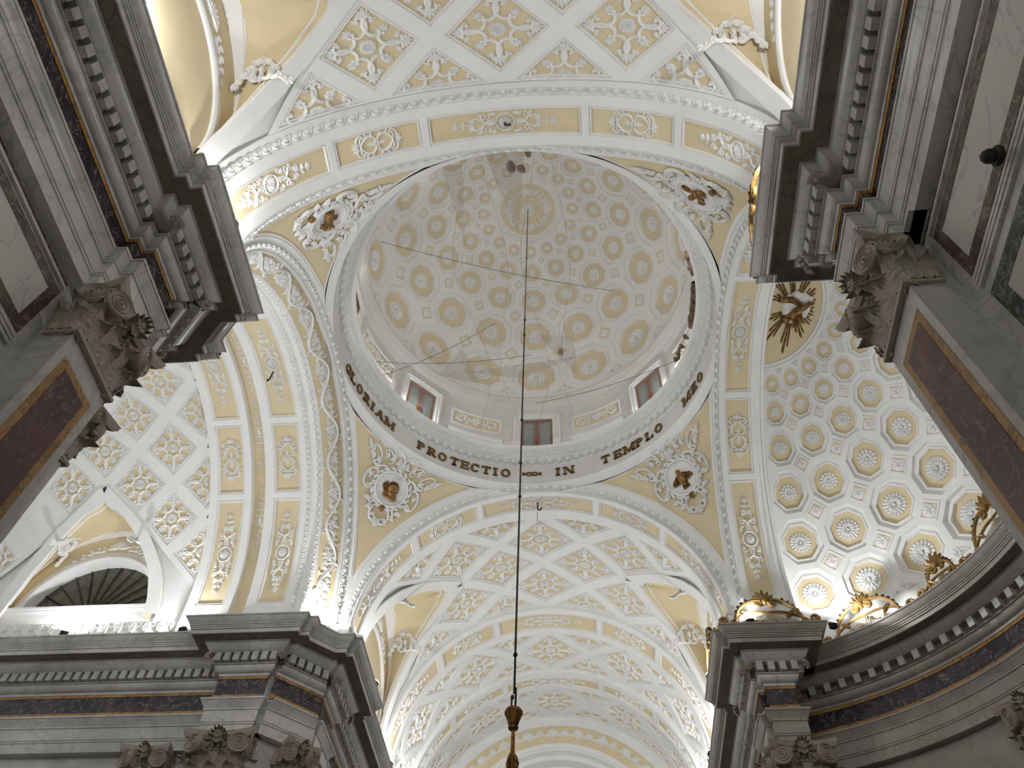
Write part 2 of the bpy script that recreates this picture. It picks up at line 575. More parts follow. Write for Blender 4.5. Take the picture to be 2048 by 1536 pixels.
def subdiv(P, K):
    n = len(P)
    return np.array([P[i] + (P[(i + 1) % n] - P[i]) * (k / K) for i in range(n) for k in range(K)])

STEPS = ((0.0, -.035), (.035, -.035), (.045, -.012), (.065, -.012), (.075, -.06))
def cell(S, P, d, K=5, steps=STEPS):
    """coffer over the plan polygon P: frame mesh G and recessed panel mesh G (or None)"""
    P = np.asarray(P, float)
    if area(P) < 0:
        P = P[::-1]; d = d if np.isscalar(d) else ([d[len(d) - 2 - i] for i in range(len(d))])
    fr, pa = G(), None
    base = inset(P, d)
    loops = [(P, 0.0)]
    last = inset(base, steps[-1][0] + .03) if base is not None else None
    if last is not None:
        loops.append((base, 0.0))
        for q, h in steps:
            loops.append((base if q == 0 else inset(base, q), h))
    V = []
    for L, h in loops:
        s = subdiv(L, K)
        V.append(S(s[:, 0], s[:, 1], h))
    n = len(P) * K
    F = []
    for a in range(len(loops) - 1):
        F += [(a * n + i, a * n + (i + 1) % n, (a + 1) * n + (i + 1) % n, (a + 1) * n + i) for i in range(n)]
    if last is None:
        c = P.mean(0)
        V.append(S(np.array([c[0]]), np.array([c[1]]), 0.0))
        F += [(i, (i + 1) % n, n) for i in range(n)]
    fr.add(np.concatenate(V), F)
    if last is not None:
        pa = G()
        L, h = loops[-1]
        s = subdiv(L, K)
        c = L.mean(0)
        W = [S(c[0] + (s[:, 0] - c[0]) * q, c[1] + (s[:, 1] - c[1]) * q, h) for q in (1, .66, .33)]
        W.append(S(np.array([c[0]]), np.array([c[1]]), h))
        F = []
        for a in range(2):
            F += [(a * n + i, a * n + (i + 1) % n, (a + 1) * n + (i + 1) % n, (a + 1) * n + i) for i in range(n)]
        F += [(2 * n + i, 2 * n + (i + 1) % n, 3 * n) for i in range(n)]
        pa.add(np.concatenate(W), F)
    return fr, pa

def clip(P, axis, lim, keep_less):
    P = np.asarray(P, float)
    out = []
    for i in range(len(P)):
        a, b = P[i], P[(i + 1) % len(P)]
        ia = (a[axis] <= lim + 1e-6) if keep_less else (a[axis] >= lim - 1e-6)
        ib = (b[axis] <= lim + 1e-6) if keep_less else (b[axis] >= lim - 1e-6)
        if ia:
            out.append(a)
        if ia != ib:
            t = (lim - a[axis]) / (b[axis] - a[axis])
            out.append(a + (b - a) * t)
    Q = [out[0]] if out else []
    for p in out[1:]:
        if np.linalg.norm(p - Q[-1]) > 1e-4:
            Q.append(p)
    if len(Q) > 1 and np.linalg.norm(Q[0] - Q[-1]) < 1e-4:
        Q.pop()
    return np.array(Q)

GROIN_N = [(32, 0), (40, .56), (48, 1.06), (57, 1.5), (66, 1.8), (76, 2.03), (88, 2.15)]
GROIN_T = [(42, 0), (48, .53), (54, 1.06), (59, 1.42), (65, 1.75), (72, 2.08), (82, 2.33), (88, 2.4)]

def vault(name, label, axis, r, s0, s1, sc, a, bdeg, parity, jmax, off, pens, reliefs, jmin=None):
    """lozenge coffered barrel bay; pens = list of (side, groin table)"""
    S = SY(r) if axis == 'y' else SX(r)
    t = thing(name, label, 'vault', (0, (s0 + s1) / 2, ZC + r) if axis == 'y' else ((s0 + s1) / 2, 0, ZC + r))
    g = G()                                                     # plaster shell behind the coffers, open at the lunettes
    for sd in (1, -1):
        tab = [p[1] for p in pens if p[0] == sd]
        rows = np.arange(0, 90.1, 2.0)
        w = np.interp(rows, [q[0] for q in tab[0]], [q[1] for q in tab[0]]) * (rows >= tab[0][0][0]) if tab else rows * 0
        v = sd * D(1) * rows * r
        for e, q in ((s0, -1), (s1, 1)):
            A = S(np.full(len(v), e), v, -.085)
            B = S(sc + q * w, v, -.085)
            g.add(np.stack([A, B], 1).reshape(-1, 3), gridf(len(v), 2))
        if not tab or True:                                     # upright part below the springing
            lo = S(np.array([s0, s1]), np.array([1, 1]) * sd * D(90) * r, 0.0)
            dn = lo.copy(); dn[:, 2] = 14.2
            if not tab:
                g.add(np.concatenate([lo, dn]), [(0, 1, 3, 2)])
    g.part('shell', WHITE, t)
    b = D(bdeg) * r
    h = STEPS[-1][1]
    for j in range(-jmax if jmin is None else jmin, jmax + 1):
        for i in range(-6, 7):
            if (i + j) % 2 != parity:
                continue
            cs, cv = sc + i * a, j * b + D(off) * r
            if cs < s0 - a + .05 or cs > s1 + a - .05:
                continue
            deg = math.degrees(cv / r)
            skip = False
            for sd, tab in pens:
                if sd * deg > tab[0][0] + 1:
                    w = np.interp(sd * deg, [q[0] for q in tab], [q[1] for q in tab])
                    if abs(cs - sc) < w + a * .25:
                        skip = True
            if skip:
                continue
            P = np.array([(cs - a, cv), (cs, cv - b), (cs + a, cv), (cs, cv + b)])
            P = clip(clip(P, 0, s0, False), 0, s1, True)
            P = clip(clip(P, 1, -D(88) * r, False), 1, D(88) * r, True)
            if len(P) < 3 or abs(area(P)) < .08:
                continue
            if area(P) < 0:
                P = P[::-1]
            dl = []
            for k in range(len(P)):
                p, q = P[k], P[(k + 1) % len(P)]
                edge = abs(p[0] - q[0]) < 1e-3
                dl.append(.05 if edge else .165)
            fr, pa = cell(S, P, dl)
            c = fr.part('lozenge_coffer', WHITE, t)
            if pa is None:
                continue
            pa.part('panel', CREAM, c)
            if s0 + a * .9 < cs < s1 - a * .9:
                put('relief', reliefs[0], c, onvault(axis, cs, deg))
            elif abs(cs - s0) < a * .25:
                put('relief', reliefs[1], c, onvault(axis, max(cs, s0 + .06), deg))
            elif abs(cs - s1) < a * .25:
                put('relief', reliefs[1], c, onvault(axis, min(cs, s1 - .06), deg) @ Matrix.Rotation(PI, 4, 'Z'))
    for sd, tab in pens:                                        # groin ribs and the webs of the lunettes
        lunette(t, S, axis, r, sc, sd, tab)
    return t

def lunette(t, S, axis, r, sc, sd, tab):
    ph = np.array([q[0] for q in tab], float)
    pp = np.linspace(ph[0], 88, 26)
    w = np.interp(pp, ph, [q[1] for q in tab])
    wl = tab[-1][1] * 1.02
    wall = (5.32 if axis == 'y' else 5.28)
    zl = 16.1
    zt = ZC + r * math.cos(D(ph[0])) - (.95 if axis == 'y' else .0)
    zt = min(zt, zl + 2.4)
    groin_in = []
    for q in (-1, 1):
        wi = np.maximum(w - .30 - .1 * (pp < ph[0] + 8), -.02)
        v = sd * D(1) * pp * r
        rows = []
        for ww, hh in ((w + .1, -.01), (w + .1, .05), (wi, .05), (wi, -.05)):
            rows.append(S(sc + q * np.maximum(ww, 0), v + (sd * D(2.5) * r * (ww is wi) * np.clip(1 - (pp - ph[0]) / 9, 0, 1)), hh))
        g = G()
        g.add(np.stack(rows, 1).reshape(-1, 3), gridf(len(pp), 4))
        g.part('groin_rib', WHITE, t)
        inner = rows[3]
        tau = np.linspace(0, PI / 2, len(pp))
        lv = np.stack([np.full(len(pp), sc) + q * wl * np.sin(tau), np.full(len(pp), sd * wall), zl + (zt - zl) * np.cos(tau)], 1)
        lv[-4:, 2] = np.linspace(lv[-5, 2], 15.0, 5)[1:]
        if axis == 'y':
            lv = lv[:, [1, 0, 2]]
        def web(u0, u1, hh, k=7):
            R = []
            for u in np.linspace(u0, u1, k):
                R.append(inner * (1 - u) + lv * u)
            return np.stack(R, 1)
        W = web(0, 1, 0)
        g = G(); g.add(W.reshape(-1, 3), gridf(len(pp), 7))
        g.part('web', CREAM, t)
        # raised fillets along the web's edges
        for u in (.10, .84):
            P = inner[2:-3] * (1 - u) + lv[2:-3] * u
            c = P.mean(0)
            g = G(); tube3(g, P, .028, 6, flat=1.0)
            g.part('fillet', WHITE, t)
        g = G()
        e0 = web(.86, 1.0, 0, 3)
        cen = np.array([0, 0, ZC - 1.0]); cen[1 if axis == 'y' else 0] = sc
        e0 = e0 + (cen - e0) / np.linalg.norm(cen - e0, axis=2)[..., None] * .012
        g.add(e0.reshape(-1, 3), gridf(len(pp), 3))
        g.part('white_border', WHITE, t)
        # acanthus spray near the top of the web
        i0 = 9
        A = inner[i0] * .5 + lv[i0] * .5
        X = inner[i0 + 5] - inner[i0 - 2]
        Y = lv[i0] - inner[i0]
        X = X / np.linalg.norm(X)
        Y = Y - X * np.dot(X, Y); Y /= np.linalg.norm(Y)
        N = np.cross(X, Y)
        if np.dot(N, cen - A) < 0:
            N = -N
        M = Matrix(((X[0], Y[0], N[0], A[0] + N[0] * .03 - X[0] * .12), (X[1], Y[1], N[1], A[1] + N[1] * .03 - X[1] * .12), (X[2], Y[2], N[2], A[2] + N[2] * .03 - X[2] * .12), (0, 0, 0, 1)))
        put('spray_relief', SPRAY, t, M @ Matrix.Rotation(.2, 4, 'Z') @ Matrix.Diagonal((.85, .85, 1, 1)))
    # lunette wall with its moulded window arch
    A = np.linspace(0, PI, 33)
    rw, zw = (1.85, 15.45) if axis == 'y' else (1.86, 15.68)
    cx = sc
    def loc(a, rr, dep):
        P = np.stack([cx + rr * np.cos(a), np.full(len(a), sd * (wall + dep)), zw + rr * np.sin(a)], 1)
        return P[:, [1, 0, 2]] if axis == 'y' else P
    g = G()
    rr = [loc(A, q, d_) for q, d_ in ((rw, .35 if axis == 'x' else .03), (rw, -.03), (rw + .05, -.06), (rw + .09, -.06), (rw + .10, -.03), (rw + .16, -.045), (rw + .17, -.015), (rw + .23, -.03), (rw + .24, -.005), (rw + .30, .0))]
    g.add(np.stack(rr, 1).reshape(-1, 3), gridf(33, 10))
    g.part('window_arch_moulding', WHITE, t)
    g = G()
    ro = loc(A, rw + .28, .0)
    tau = PI / 2 - A
    ou = np.stack([cx + wl * np.sin(tau) * 1.0, np.full(33, sd * wall), zl + (zt - zl) * np.abs(np.cos(tau))], 1)
    ou[[0, 1, 2], 2] = np.linspace(zw, ou[3, 2], 4)[:3]; ou[[32, 31, 30], 2] = np.linspace(zw, ou[29, 2], 4)[:3]
    if axis == 'y':
        ou = ou[:, [1, 0, 2]]
    g.add(np.stack([ro, ou], 1).reshape(-1, 3), gridf(33, 2))
    lo = np.concatenate([loc(np.array([0.0, PI]), q, 0) for q in (rw + .28, wl)])
    dn = lo.copy(); dn[:, 2] = 14.2
    g.add(np.concatenate([lo, dn]), [(0, 2, 6, 4), (1, 3, 7, 5)])
    g.part('lunette_wall', CREAM, t)
    g = G()
    e = loc(A, rw + .02, .02 if axis == 'y' else .36)
    dn = e.copy(); dn[:, 2] = 14.2
    if axis == 'y':
        g.add(np.stack([e, dn], 1).reshape(-1, 3), gridf(33, 2))
        g.part('niche_ground', CREAM, t)
    M = Matrix.Translation((sd * (wall - .0), cx, zw + rw + .36) if axis == 'y' else (cx, sd * (wall - .0), zw + rw + .4))
    R = Matrix(((0, 0, -sd, 0), (1, 0, 0, 0), (0, 1, 0, 0), (0, 0, 0, 1))) if axis == 'y' else Matrix(((1, 0, 0, 0), (0, 0, -sd, 0), (0, 1, 0, 0), (0, 0, 0, 1)))
    put('lunette_relief', LUNETTE_CREST, t, M @ R @ Matrix.Scale(.85, 4))
# ---------------------------------------------------------------- mouldings along arches, egg and dart
def arch_path(n=48, phi0=-90, phi1=90, stilt=.78):
    P = [(math.sin(D(a)), math.cos(D(a)), 0.0) for a in np.linspace(phi0, phi1, n + 1)]
    if stilt:
        if phi0 <= -90: P = [(-1, 0, -stilt)] + P
        if phi1 >= 90: P = P + [(1, 0, -stilt)]
    return P

def arch_sweep(g, axis, prof, n=48, phi0=-90, phi1=90, stilt=.78, mi=0):
    V = []
    path = arch_path(n, phi0, phi1, stilt)
    for sx, cz, dz in path:
        for s, r in prof:
            V.append((sx * r, s, ZC + cz * r + dz) if axis == 'y' else (s, sx * r, ZC + cz * r + dz))
    g.add(V, gridf(len(path), len(prof)), mi)

def egg_unit(w, h):
    g = G()
    a = G(); disc(a, (0, 0), 1, 1, 8)
    g.addg(a, lambda V: V * np.array([w * .27, h * .40, h * .36]) + np.array([0, .06 * h, 0]))
    th = np.linspace(PI * .02, -PI * 1.02, 9)
    tube(g, np.c_[w * .38 * np.cos(th), h * .1 + h * .55 * np.sin(th)], h * .07, h * .26, 3)
    g.add([(w * .5 - w * .05, h * .5, 0), (w * .5 + w * .05, h * .5, 0), (w * .5, -h * .4, 0), (w * .5, h * .45, h * .25)], [(0, 1, 3), (1, 2, 3), (2, 0, 3)])
    return g

def leaf_unit(w, h):
    g = G()
    leaf(g, (0, -h * .5), PI / 2, h, w * .42, h * .34, 0, 2, 6)
    g.add([(w * .5 - w * .07, h * .5, 0), (w * .5 + w * .07, h * .5, 0), (w * .5, -h * .3, 0), (w * .5, h * .4, h * .25)], [(0, 1, 3), (1, 2, 3), (2, 0, 3)])
    return g

def row(g, unit, frames):
    U = unit.verts()
    for p, e1, e2, nn in frames:
        g.add(U[:, :1] * e1 + U[:, 1:2] * e2 + U[:, 2:] * nn + p, unit.F)

def arc_frames(axis, s, r, sp, tilt, phi0=-88, phi1=88):
    """frames along an arch; tilt turns the facing from the arch centre (0) to the +axis side (90) or -axis (-90)"""
    n = int(D(phi1 - phi0) * r / sp)
    out = []
    for k in range(n):
        a = D(phi0 + (phi1 - phi0) * (k + .5) / n)
        if axis == 'y':
            rad, ax, tg = np.array((math.sin(a), 0, math.cos(a))), np.array((0, 1., 0)), np.array((math.cos(a), 0, -math.sin(a)))
            p = np.array((0, s, ZC)) + rad * r
        else:
            rad, ax, tg = np.array((0, math.sin(a), math.cos(a))), np.array((1., 0, 0)), np.array((0, math.cos(a), -math.sin(a)))
            p = np.array((s, 0, ZC)) + rad * r
        nn = -rad * math.cos(D(tilt)) + ax * math.sin(D(tilt))
        e2 = np.cross(nn, tg)
        if np.dot(e2, rad) < 0 and abs(tilt) > 20:
            e2 = -e2
        out.append((p, tg, e2, nn))
    return out

RIBSTEPS = ((0.0, -.03), (.03, -.03), (.037, -.008), (.055, -.008), (.063, -.055))
PHI = ((-21.5, 21.5, 'long'), (21.5, 48, 'short'), (-48, -21.5, 'short'), (48, 88, 'tall'), (-88, -48, 'tall'))

def arch_band(t, axis, s0, s1, rin, rout, m0=.23, m1=.23, names='soffit_panel', flats=True, panels=PHI, key=''):
    """panelled soffit of an arch between s0 and s1, as children of t"""
    S = SY(rin) if axis == 'y' else SX(rin)
    g = G()
    arch_sweep(g, axis, [(s0, rout), (s0, rin), (s0 + .004, rin)])
    arch_sweep(g, axis, [(s1, rout), (s1, rin), (s1 - .004, rin)])
    for sd in (1, -1):                                          # feet below the springing
        top = S(np.array([s0, s1]), np.array([1, 1]) * sd * D(88) * rin, 0)
        dn = S(np.array([s0, s1]), np.array([1, 1]) * sd * D(90) * rin, 0); lo = dn.copy(); lo[:, 2] = 14.22
        g.add(np.concatenate([top, dn, lo]), [(0, 1, 3, 2), (2, 3, 5, 4)])
    g.part('arch_faces', WHITE, t)
    for pa_, pb_, kind in panels:
        va, vb = D(pa_) * rin, D(pb_) * rin
        P = [(s0, va), (s1, va), (s1, vb), (s0, vb)]
        fr, pa = cell(S, P, [.085, m1, .085, m0], 9, RIBSTEPS)
        f = fr.part(names, WHITE, t)
        if pa:
            pa.part('panel', CREAM, f)
            put('relief', STRIPS[axis, kind], f, onvault(axis, s0 + m0 + (s1 - s0 - m0 - m1) / 2, (pa_ + pb_) / 2))

# ---------------------------------------------------------------- pendentives
RP = 7.52
ARCH_A = 5.57
def pend_r(z):
    return np.sqrt(RP ** 2 - (z - ZC) ** 2)
def pend_pt(azc, u, z, a, h=0.0):
    r = pend_r(z)
    al = np.degrees(np.arccos(np.minimum(1, a / r)))
    az = np.radians(azc - 45 + al + u * (90 - 2 * al))
    return np.stack([(r - h) * np.sin(az), (r - h) * np.cos(az), z], -1)
def pend_map(V, el0=34.0):
    el = D(el0) + V[:, 1] / RP
    az = V[:, 0] / (RP * np.cos(el))
    r = RP - V[:, 2] - .0
    return np.c_[r * np.cos(el) * np.sin(az), r * np.cos(el) * np.cos(az), ZC + r * np.sin(el)]

def pendentive(azc, label, animal, animal_label):
    t = thing('pendentive', label, 'pendentive', (5.3 * math.sin(D(azc)), 5.3 * math.cos(D(azc)), ZC), 'pendentives under the dome')
    inner = 5.21
    zb = ZC + math.sqrt(RP ** 2 - 2 * inner ** 2) + .01
    zt = 20.03
    g = G()
    zs = np.linspace(15.0, zt, 40)
    zs2 = np.r_[np.linspace(15.0, zb, 8), np.linspace(zb, zt, 36)[1:]]
    for side in (0, 1):                                         # white border left and right of the cream field
        A = pend_pt(azc, side, zs2, ARCH_A)
        zi = np.maximum(zs2, zb)
        B = pend_pt(azc, side, zi, inner)
        M_ = A * .5 + B * .5
        B[zs2 < zb] = pend_pt(azc, .5, zs2[zs2 < zb], ARCH_A)
        rr = [A, B]
        Bd = pend_pt(azc, side, zi, inner, -.035)
        Bd[zs2 < zb] = B[zs2 < zb]
        rr.append(Bd)
        g.add(np.stack(rr, 1).reshape(-1, 3), gridf(len(zs2), 3))
    uu = np.linspace(0, 1, 40)
    top = [pend_pt(azc, uu, np.full(40, zt), inner, -.035), pend_pt(azc, uu, np.full(40, zt), inner)]
    top += [pend_pt(azc, uu, np.full(40, z), ARCH_A) for z in (zt + .001, zt + .12, zt + .24)]
    g.add(np.stack(top, 1).reshape(-1, 3), gridf(40, 5))
    g.part('white_border', WHITE, t)
    g = G()
    zz = np.linspace(zb, zt, 30)
    R = np.stack([pend_pt(azc, np.full(30, u), zz, inner, -.035) for u in np.linspace(0, 1, 22)], 1)
    g.add(R.reshape(-1, 3), gridf(30, 22))
    g.part('cream_field', CREAM, t)
    g = G()
    L = np.concatenate([pend_pt(azc, np.zeros(30), zz, inner + .06), pend_pt(azc, np.linspace(0, 1, 24), np.full(24, zt + .03), inner + .06), pend_pt(azc, np.ones(30), zz[::-1], inner + .06)])
    tube3(g, L, .03, 6)
    g.part('frame_bead', WHITE, t)
    W = Matrix.Rotation(-D(azc), 4, 'Z')
    put('acanthus_relief', PEND_RELIEF, t, W)
    md = put('medallion', MEDALLION, t, W)
    put('medallion_ground', MED_GROUND, md, W)
    a = put(animal, ANIMALS[animal], md, W)
    a['label'] = animal_label
    put('boss', MED_BOSS, md, W)

def animal_mesh(kind):
    g = G()
    if kind == 'eagle':
        blob(g, (0, -.06, .07), (.13, .22, .09), 10, 8)
        blob(g, (.0, .17, .10), (.065, .08, .07), 8, 6)
        tube3(g, [(0, .19, .12), (.07, .19, .12), (.1, .15, .11)], [.035, .025, .006], 6)
        tube3(g, [(0, .0, .09), (.0, .1, .1), (0, .17, .1)], [.09, .07, .06], 8)
        for s in (1, -1):
            for k in range(6):
                leaf(g, (.1 * s + .035 * s * k, .12 - .02 * k), -PI / 2 + s * .16 * (k - 1), .36 - .03 * k, .045, .08 - .006 * k, -s * .2, 4, 10)
        for k in range(5):
            leaf(g, (.03 * (k - 2), -.2), -PI / 2 + .16 * (k - 2), .2, .035, .06, 0, 3, 8)
    elif kind == 'lion':
        blob(g, (.04, -.2, .05), (.26, .13, .07), 10, 8)
        blob(g, (.03, .0, .09), (.17, .2, .1), 10, 8)
        blob(g, (.08, .08, .16), (.09, .11, .07), 9, 7)
        blob(g, (.12, .03, .19), (.055, .05, .05), 8, 6)
        for k in range(14):
            a = 2 * PI * k / 14
            leaf(g, (.04 + .1 * math.cos(a), .05 + .12 * math.sin(a)), a + .4, .13, .04, .13, .7, 2, 7, base=.04)
        for k in range(4):
            leaf(g, (-.16, -.14), 1.5 + .2 * k, .36 - .04 * k, .045, .07, .5, 4, 10)
        for s in (-1, 1):
            blob(g, (.05 + .17 * s, -.24, .08), (.06, .07, .06), 7, 5)
    elif kind == 'ox':
        tube3(g, [(-.26, -.2, .05), (-.12, -.12, .06), (.02, -.02, .07), (.12, .06, .09)], [.13, .15, .14, .1], 9, flat=.7)
        blob(g, (.16, .06, .11), (.12, .09, .08), 9, 7, R=((.8, -.6, 0), (.6, .8, 0), (0, 0, 1)))
        blob(g, (.25, -.03, .11), (.06, .055, .055), 8, 6)
        for s in (1, -1):
            tube3(g, [(.1, .13, .12 + .03 * s), (.14, .2, .13 + .03 * s), (.2, .22, .14 + .03 * s)], [.022, .018, .006], 6)
        tube3(g, [(.0, -.12, .1), (.12, -.16, .11), (.14, -.26, .1)], [.045, .035, .03], 6)
        tube3(g, [(.1, -.06, .1), (.22, -.14, .11), (.23, -.22, .1)], [.04, .03, .025], 6)
        leaf(g, (-.02, .06), 2.2, .2, .05, .1, .5, 3, 8)
    else:
        blob(g, (0, -.12, .06), (.15, .2, .09), 10, 8)
        blob(g, (.0, .13, .1), (.075, .095, .075), 9, 7)
        tube3(g, [(-.03, .02, .08), (0, .08, .09)], [.05, .05], 8)
        blob(g, (.0, .2, .1), (.08, .05, .07), 8, 6)
        for s in (1, -1):
            for k in range(6):
                leaf(g, (.1 * s, -.02 + .02 * k), PI / 2 - s * (.5 + .2 * k), .36 - .02 * k, .05, .08, -s * .25, 4, 10)
            tube3(g, [(.12 * s, -.02, .08), (.17 * s, -.14, .12), (.03 * s, -.17, .15)], [.05, .042, .03], 7)
    return g

# ---------------------------------------------------------------- octagonal coffers of the domes
OCT = [(1, 0), (1, .414), (.707, .707), (.414, 1), (0, 1), (-.414, 1), (-.707, .707), (-1, .414), (-1, 0), (-1, -.414), (-.707, -.707), (-.414, -1), (0, -1), (.414, -1), (.707, -.707), (1, -.414)]
SQR = [(1, 0), (1, .414), (1, 1), (.414, 1), (0, 1), (-.414, 1), (-1, 1), (-1, .414), (-1, 0), (-1, -.414), (-1, -1), (-.414, -1), (0, -1), (.414, -1), (1, -1), (1, -.414)]
def oct_coffer(S, u0, u1, v0, v1, mats, t, deep=1.0, rho=.9, name='octagon_coffer'):
    uc, vc, du, dv = (u0 + u1) / 2, (v0 + v1) / 2, (u1 - u0) / 2, (v1 - v0) / 2
    L = [(SQR, 1, 0.0), (OCT, rho, 0.0), (OCT, rho - .03, -.08), (OCT, rho - .15, -.08), (OCT, rho - .17, -.055), (OCT, rho - .22, -.055), (OCT, rho - .24, -.13)]
    V = []
    for pts, q, h in L:
        for x, y in pts:
            V.append(S(uc + du * x * q, vc + dv * y * q, h * deep))
    F = [(a * 16 + i, a * 16 + (i + 1) % 16, (a + 1) * 16 + (i + 1) % 16, (a + 1) * 16 + i) for a in range(len(L) - 1) for i in range(16)]
    g = G(); g.add(V, F)
    f = g.part(name, mats[0], t)
    g = G()
    q = rho - .24
    V = [S(uc + du * x * q * k, vc + dv * y * q * k, -.13 * deep) for k in (1, .5) for x, y in OCT] + [S(uc, vc, -.13 * deep)]
    g.add(V, [(i, (i + 1) % 16, 16 + (i + 1) % 16, 16 + i) for i in range(16)] + [(16 + i, 16 + (i + 1) % 16, 32) for i in range(16)])
    g.part('panel', mats[1], f)
    return f, uc, vc

def surf_frame(S, u, v, h, e=1e-3):
    p = np.array(S(u, v, h)); a = np.array(S(u + e, v, h)) - p; b = np.array(S(u, v + e, h)) - p
    a /= np.linalg.norm(a); b -= a * np.dot(a, b); b /= np.linalg.norm(b)
    n = np.array(S(u, v, h + 1e-3)) - p; n /= np.linalg.norm(n)
    return p, a, b, n
def fmat(p, a, b, n, s=1.0):
    return Matrix(((a[0] * s, b[0] * s, n[0] * s, p[0]), (a[1] * s, b[1] * s, n[1] * s, p[1]), (a[2] * s, b[2] * s, n[2] * s, p[2]), (0, 0, 0, 1)))

def square_panel(S, u, v, du, dv, t, ros, rs, tri=0):
    """small raised square (or triangle) between the octagons"""
    sh = [(1.35, 0), (0, 1.35), (-1.35, 0), (0, -1.35)] if not tri else [(1, 0), (0, tri), (-1, 0)]
    cx, cy = np.mean(sh, 0)
    g = G()
    V = []
    for q, h in ((1, 0.0), (.97, .028), (.8, .028), (.76, .004)):
        V += [S(u + du * (cx + (x - cx) * q), v + dv * (cy + (y - cy) * q), h) for x, y in sh]
    n = len(sh)
    g.add(V, [(a * n + i, a * n + (i + 1) % n, (a + 1) * n + (i + 1) % n, (a + 1) * n + i) for a in range(3) for i in range(n)])
    f = g.part('square_coffer' if not tri else 'triangle_coffer', WHITE, t)
    g = G()
    g.add([S(u + du * (cx + (x - cx) * .77), v + dv * (cy + (y - cy) * .77), .006) for x, y in sh], [tuple(range(n))])
    g.part('panel', CREAM, f)
    put('rosette', ros, f, fmat(*surf_frame(S, u + du * cx, v + dv * cy, .006), rs))
# ---------------------------------------------------------------- entablatures
PROFILE = [
    ('cornice', 'MARBLE', [(1.2, 14.24), (.0, 14.25), (.0, 14.215), (.025, 14.20), (.05, 14.15), (.10, 14.08), (.13, 14.055), (.13, 14.03), (.155, 14.03), (.155, 13.985), (.175, 13.985), (.175, 13.94), (.205, 13.935), (.215, 13.83), (.24, 13.825)]),
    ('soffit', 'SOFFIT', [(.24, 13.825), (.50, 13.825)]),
    ('bed_moulding', 'MARBLE', [(.50, 13.825), (.50, 13.79), (.53, 13.785), (.56, 13.72), (.61, 13.66), (.66, 13.62), (.68, 13.62), (.68, 13.60), (.86, 13.60)]),
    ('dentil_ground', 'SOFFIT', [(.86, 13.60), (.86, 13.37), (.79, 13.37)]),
    ('torus', 'MARBLE', [(.79, 13.37), (.79, 13.34), (.83, 13.335), (.835, 13.29), (.87, 13.22), (.93, 13.175), (.955, 13.17), (.955, 13.10), (.97, 13.10)]),
    ('upper_yellow_fillet', 'GIALLO', [(.97, 13.10), (.97, 13.03), (.985, 13.03)]),
    ('frieze', 'BRECCIA', [(.985, 13.03), (.985, 12.60)]),
    ('lower_yellow_fillet', 'GIALLO', [(.985, 12.60), (.97, 12.60), (.97, 12.45)]),
    ('architrave', 'MARBLE', [(.97, 12.45), (.80, 12.435), (.80, 12.385), (.82, 12.38), (.85, 12.32), (.89, 12.26), (.90, 12.225), (.91, 12.22), (.91, 12.17), (.935, 12.165), (.935, 11.87), (.95, 11.865), (.95, 11.82), (.97, 11.815), (.97, 11.57), (1.45, 11.57)]),
]

def offset(P, d, sgn):
    P = np.asarray(P, float)
    n = len(P)
    T = P[1:] - P[:-1]
    T /= np.linalg.norm(T, axis=1)[:, None]
    N = sgn * np.c_[T[:, 1], -T[:, 0]]
    M = np.zeros_like(P)
    M[0], M[-1] = N[0], N[-1]
    for i in range(1, n - 1):
        M[i] = (N[i - 1] + N[i]) / (1 + np.dot(N[i - 1], N[i]))
    return P + M * d

def entablature(label, path, sgn, loc, rosettes=(), dent=True, mats=None, cat='entablature', skip_first=0):
    t = thing('entablature', label, cat, loc, 'marble entablatures')
    mats = mats or {}
    for nm, mt, prof in PROFILE:
        V = []
        for d, z in prof:
            Q = offset(path, d, sgn)
            V.append(np.c_[Q, np.full(len(Q), z)])
        g = G(); g.add(np.stack(V, 1).reshape(-1, 3), gridf(len(path), len(prof)))
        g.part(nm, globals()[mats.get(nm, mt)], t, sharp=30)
    if dent:
        Q = offset(path, .765, sgn)
        me = DENTIL
        for i in range(len(Q) - 1):
            a, b = Q[i], Q[i + 1]
            L = np.linalg.norm(b - a)
            n = int((L + .06) / .245)
            if n < 1 or L < .3:
                continue
            ang = math.atan2(b[1] - a[1], b[0] - a[0])
            for k in range(n):
                p = a + (b - a) * ((k + .5) / n)
                put('dentil', me, t, Matrix.Translation((p[0], p[1], 13.49)) @ Matrix.Rotation(ang, 4, 'Z'))
    R = offset(path, .66, sgn)
    for i in rosettes:
        d = np.asarray(path[i]) - R[i]
        ang = math.atan2(d[1], d[0])
        put('corner_rosette', CORNER_ROSE, t, Matrix.Translation((R[i][0], R[i][1], 13.47)) @ Matrix.Rotation(ang - PI / 2, 4, 'Z'))
    return t

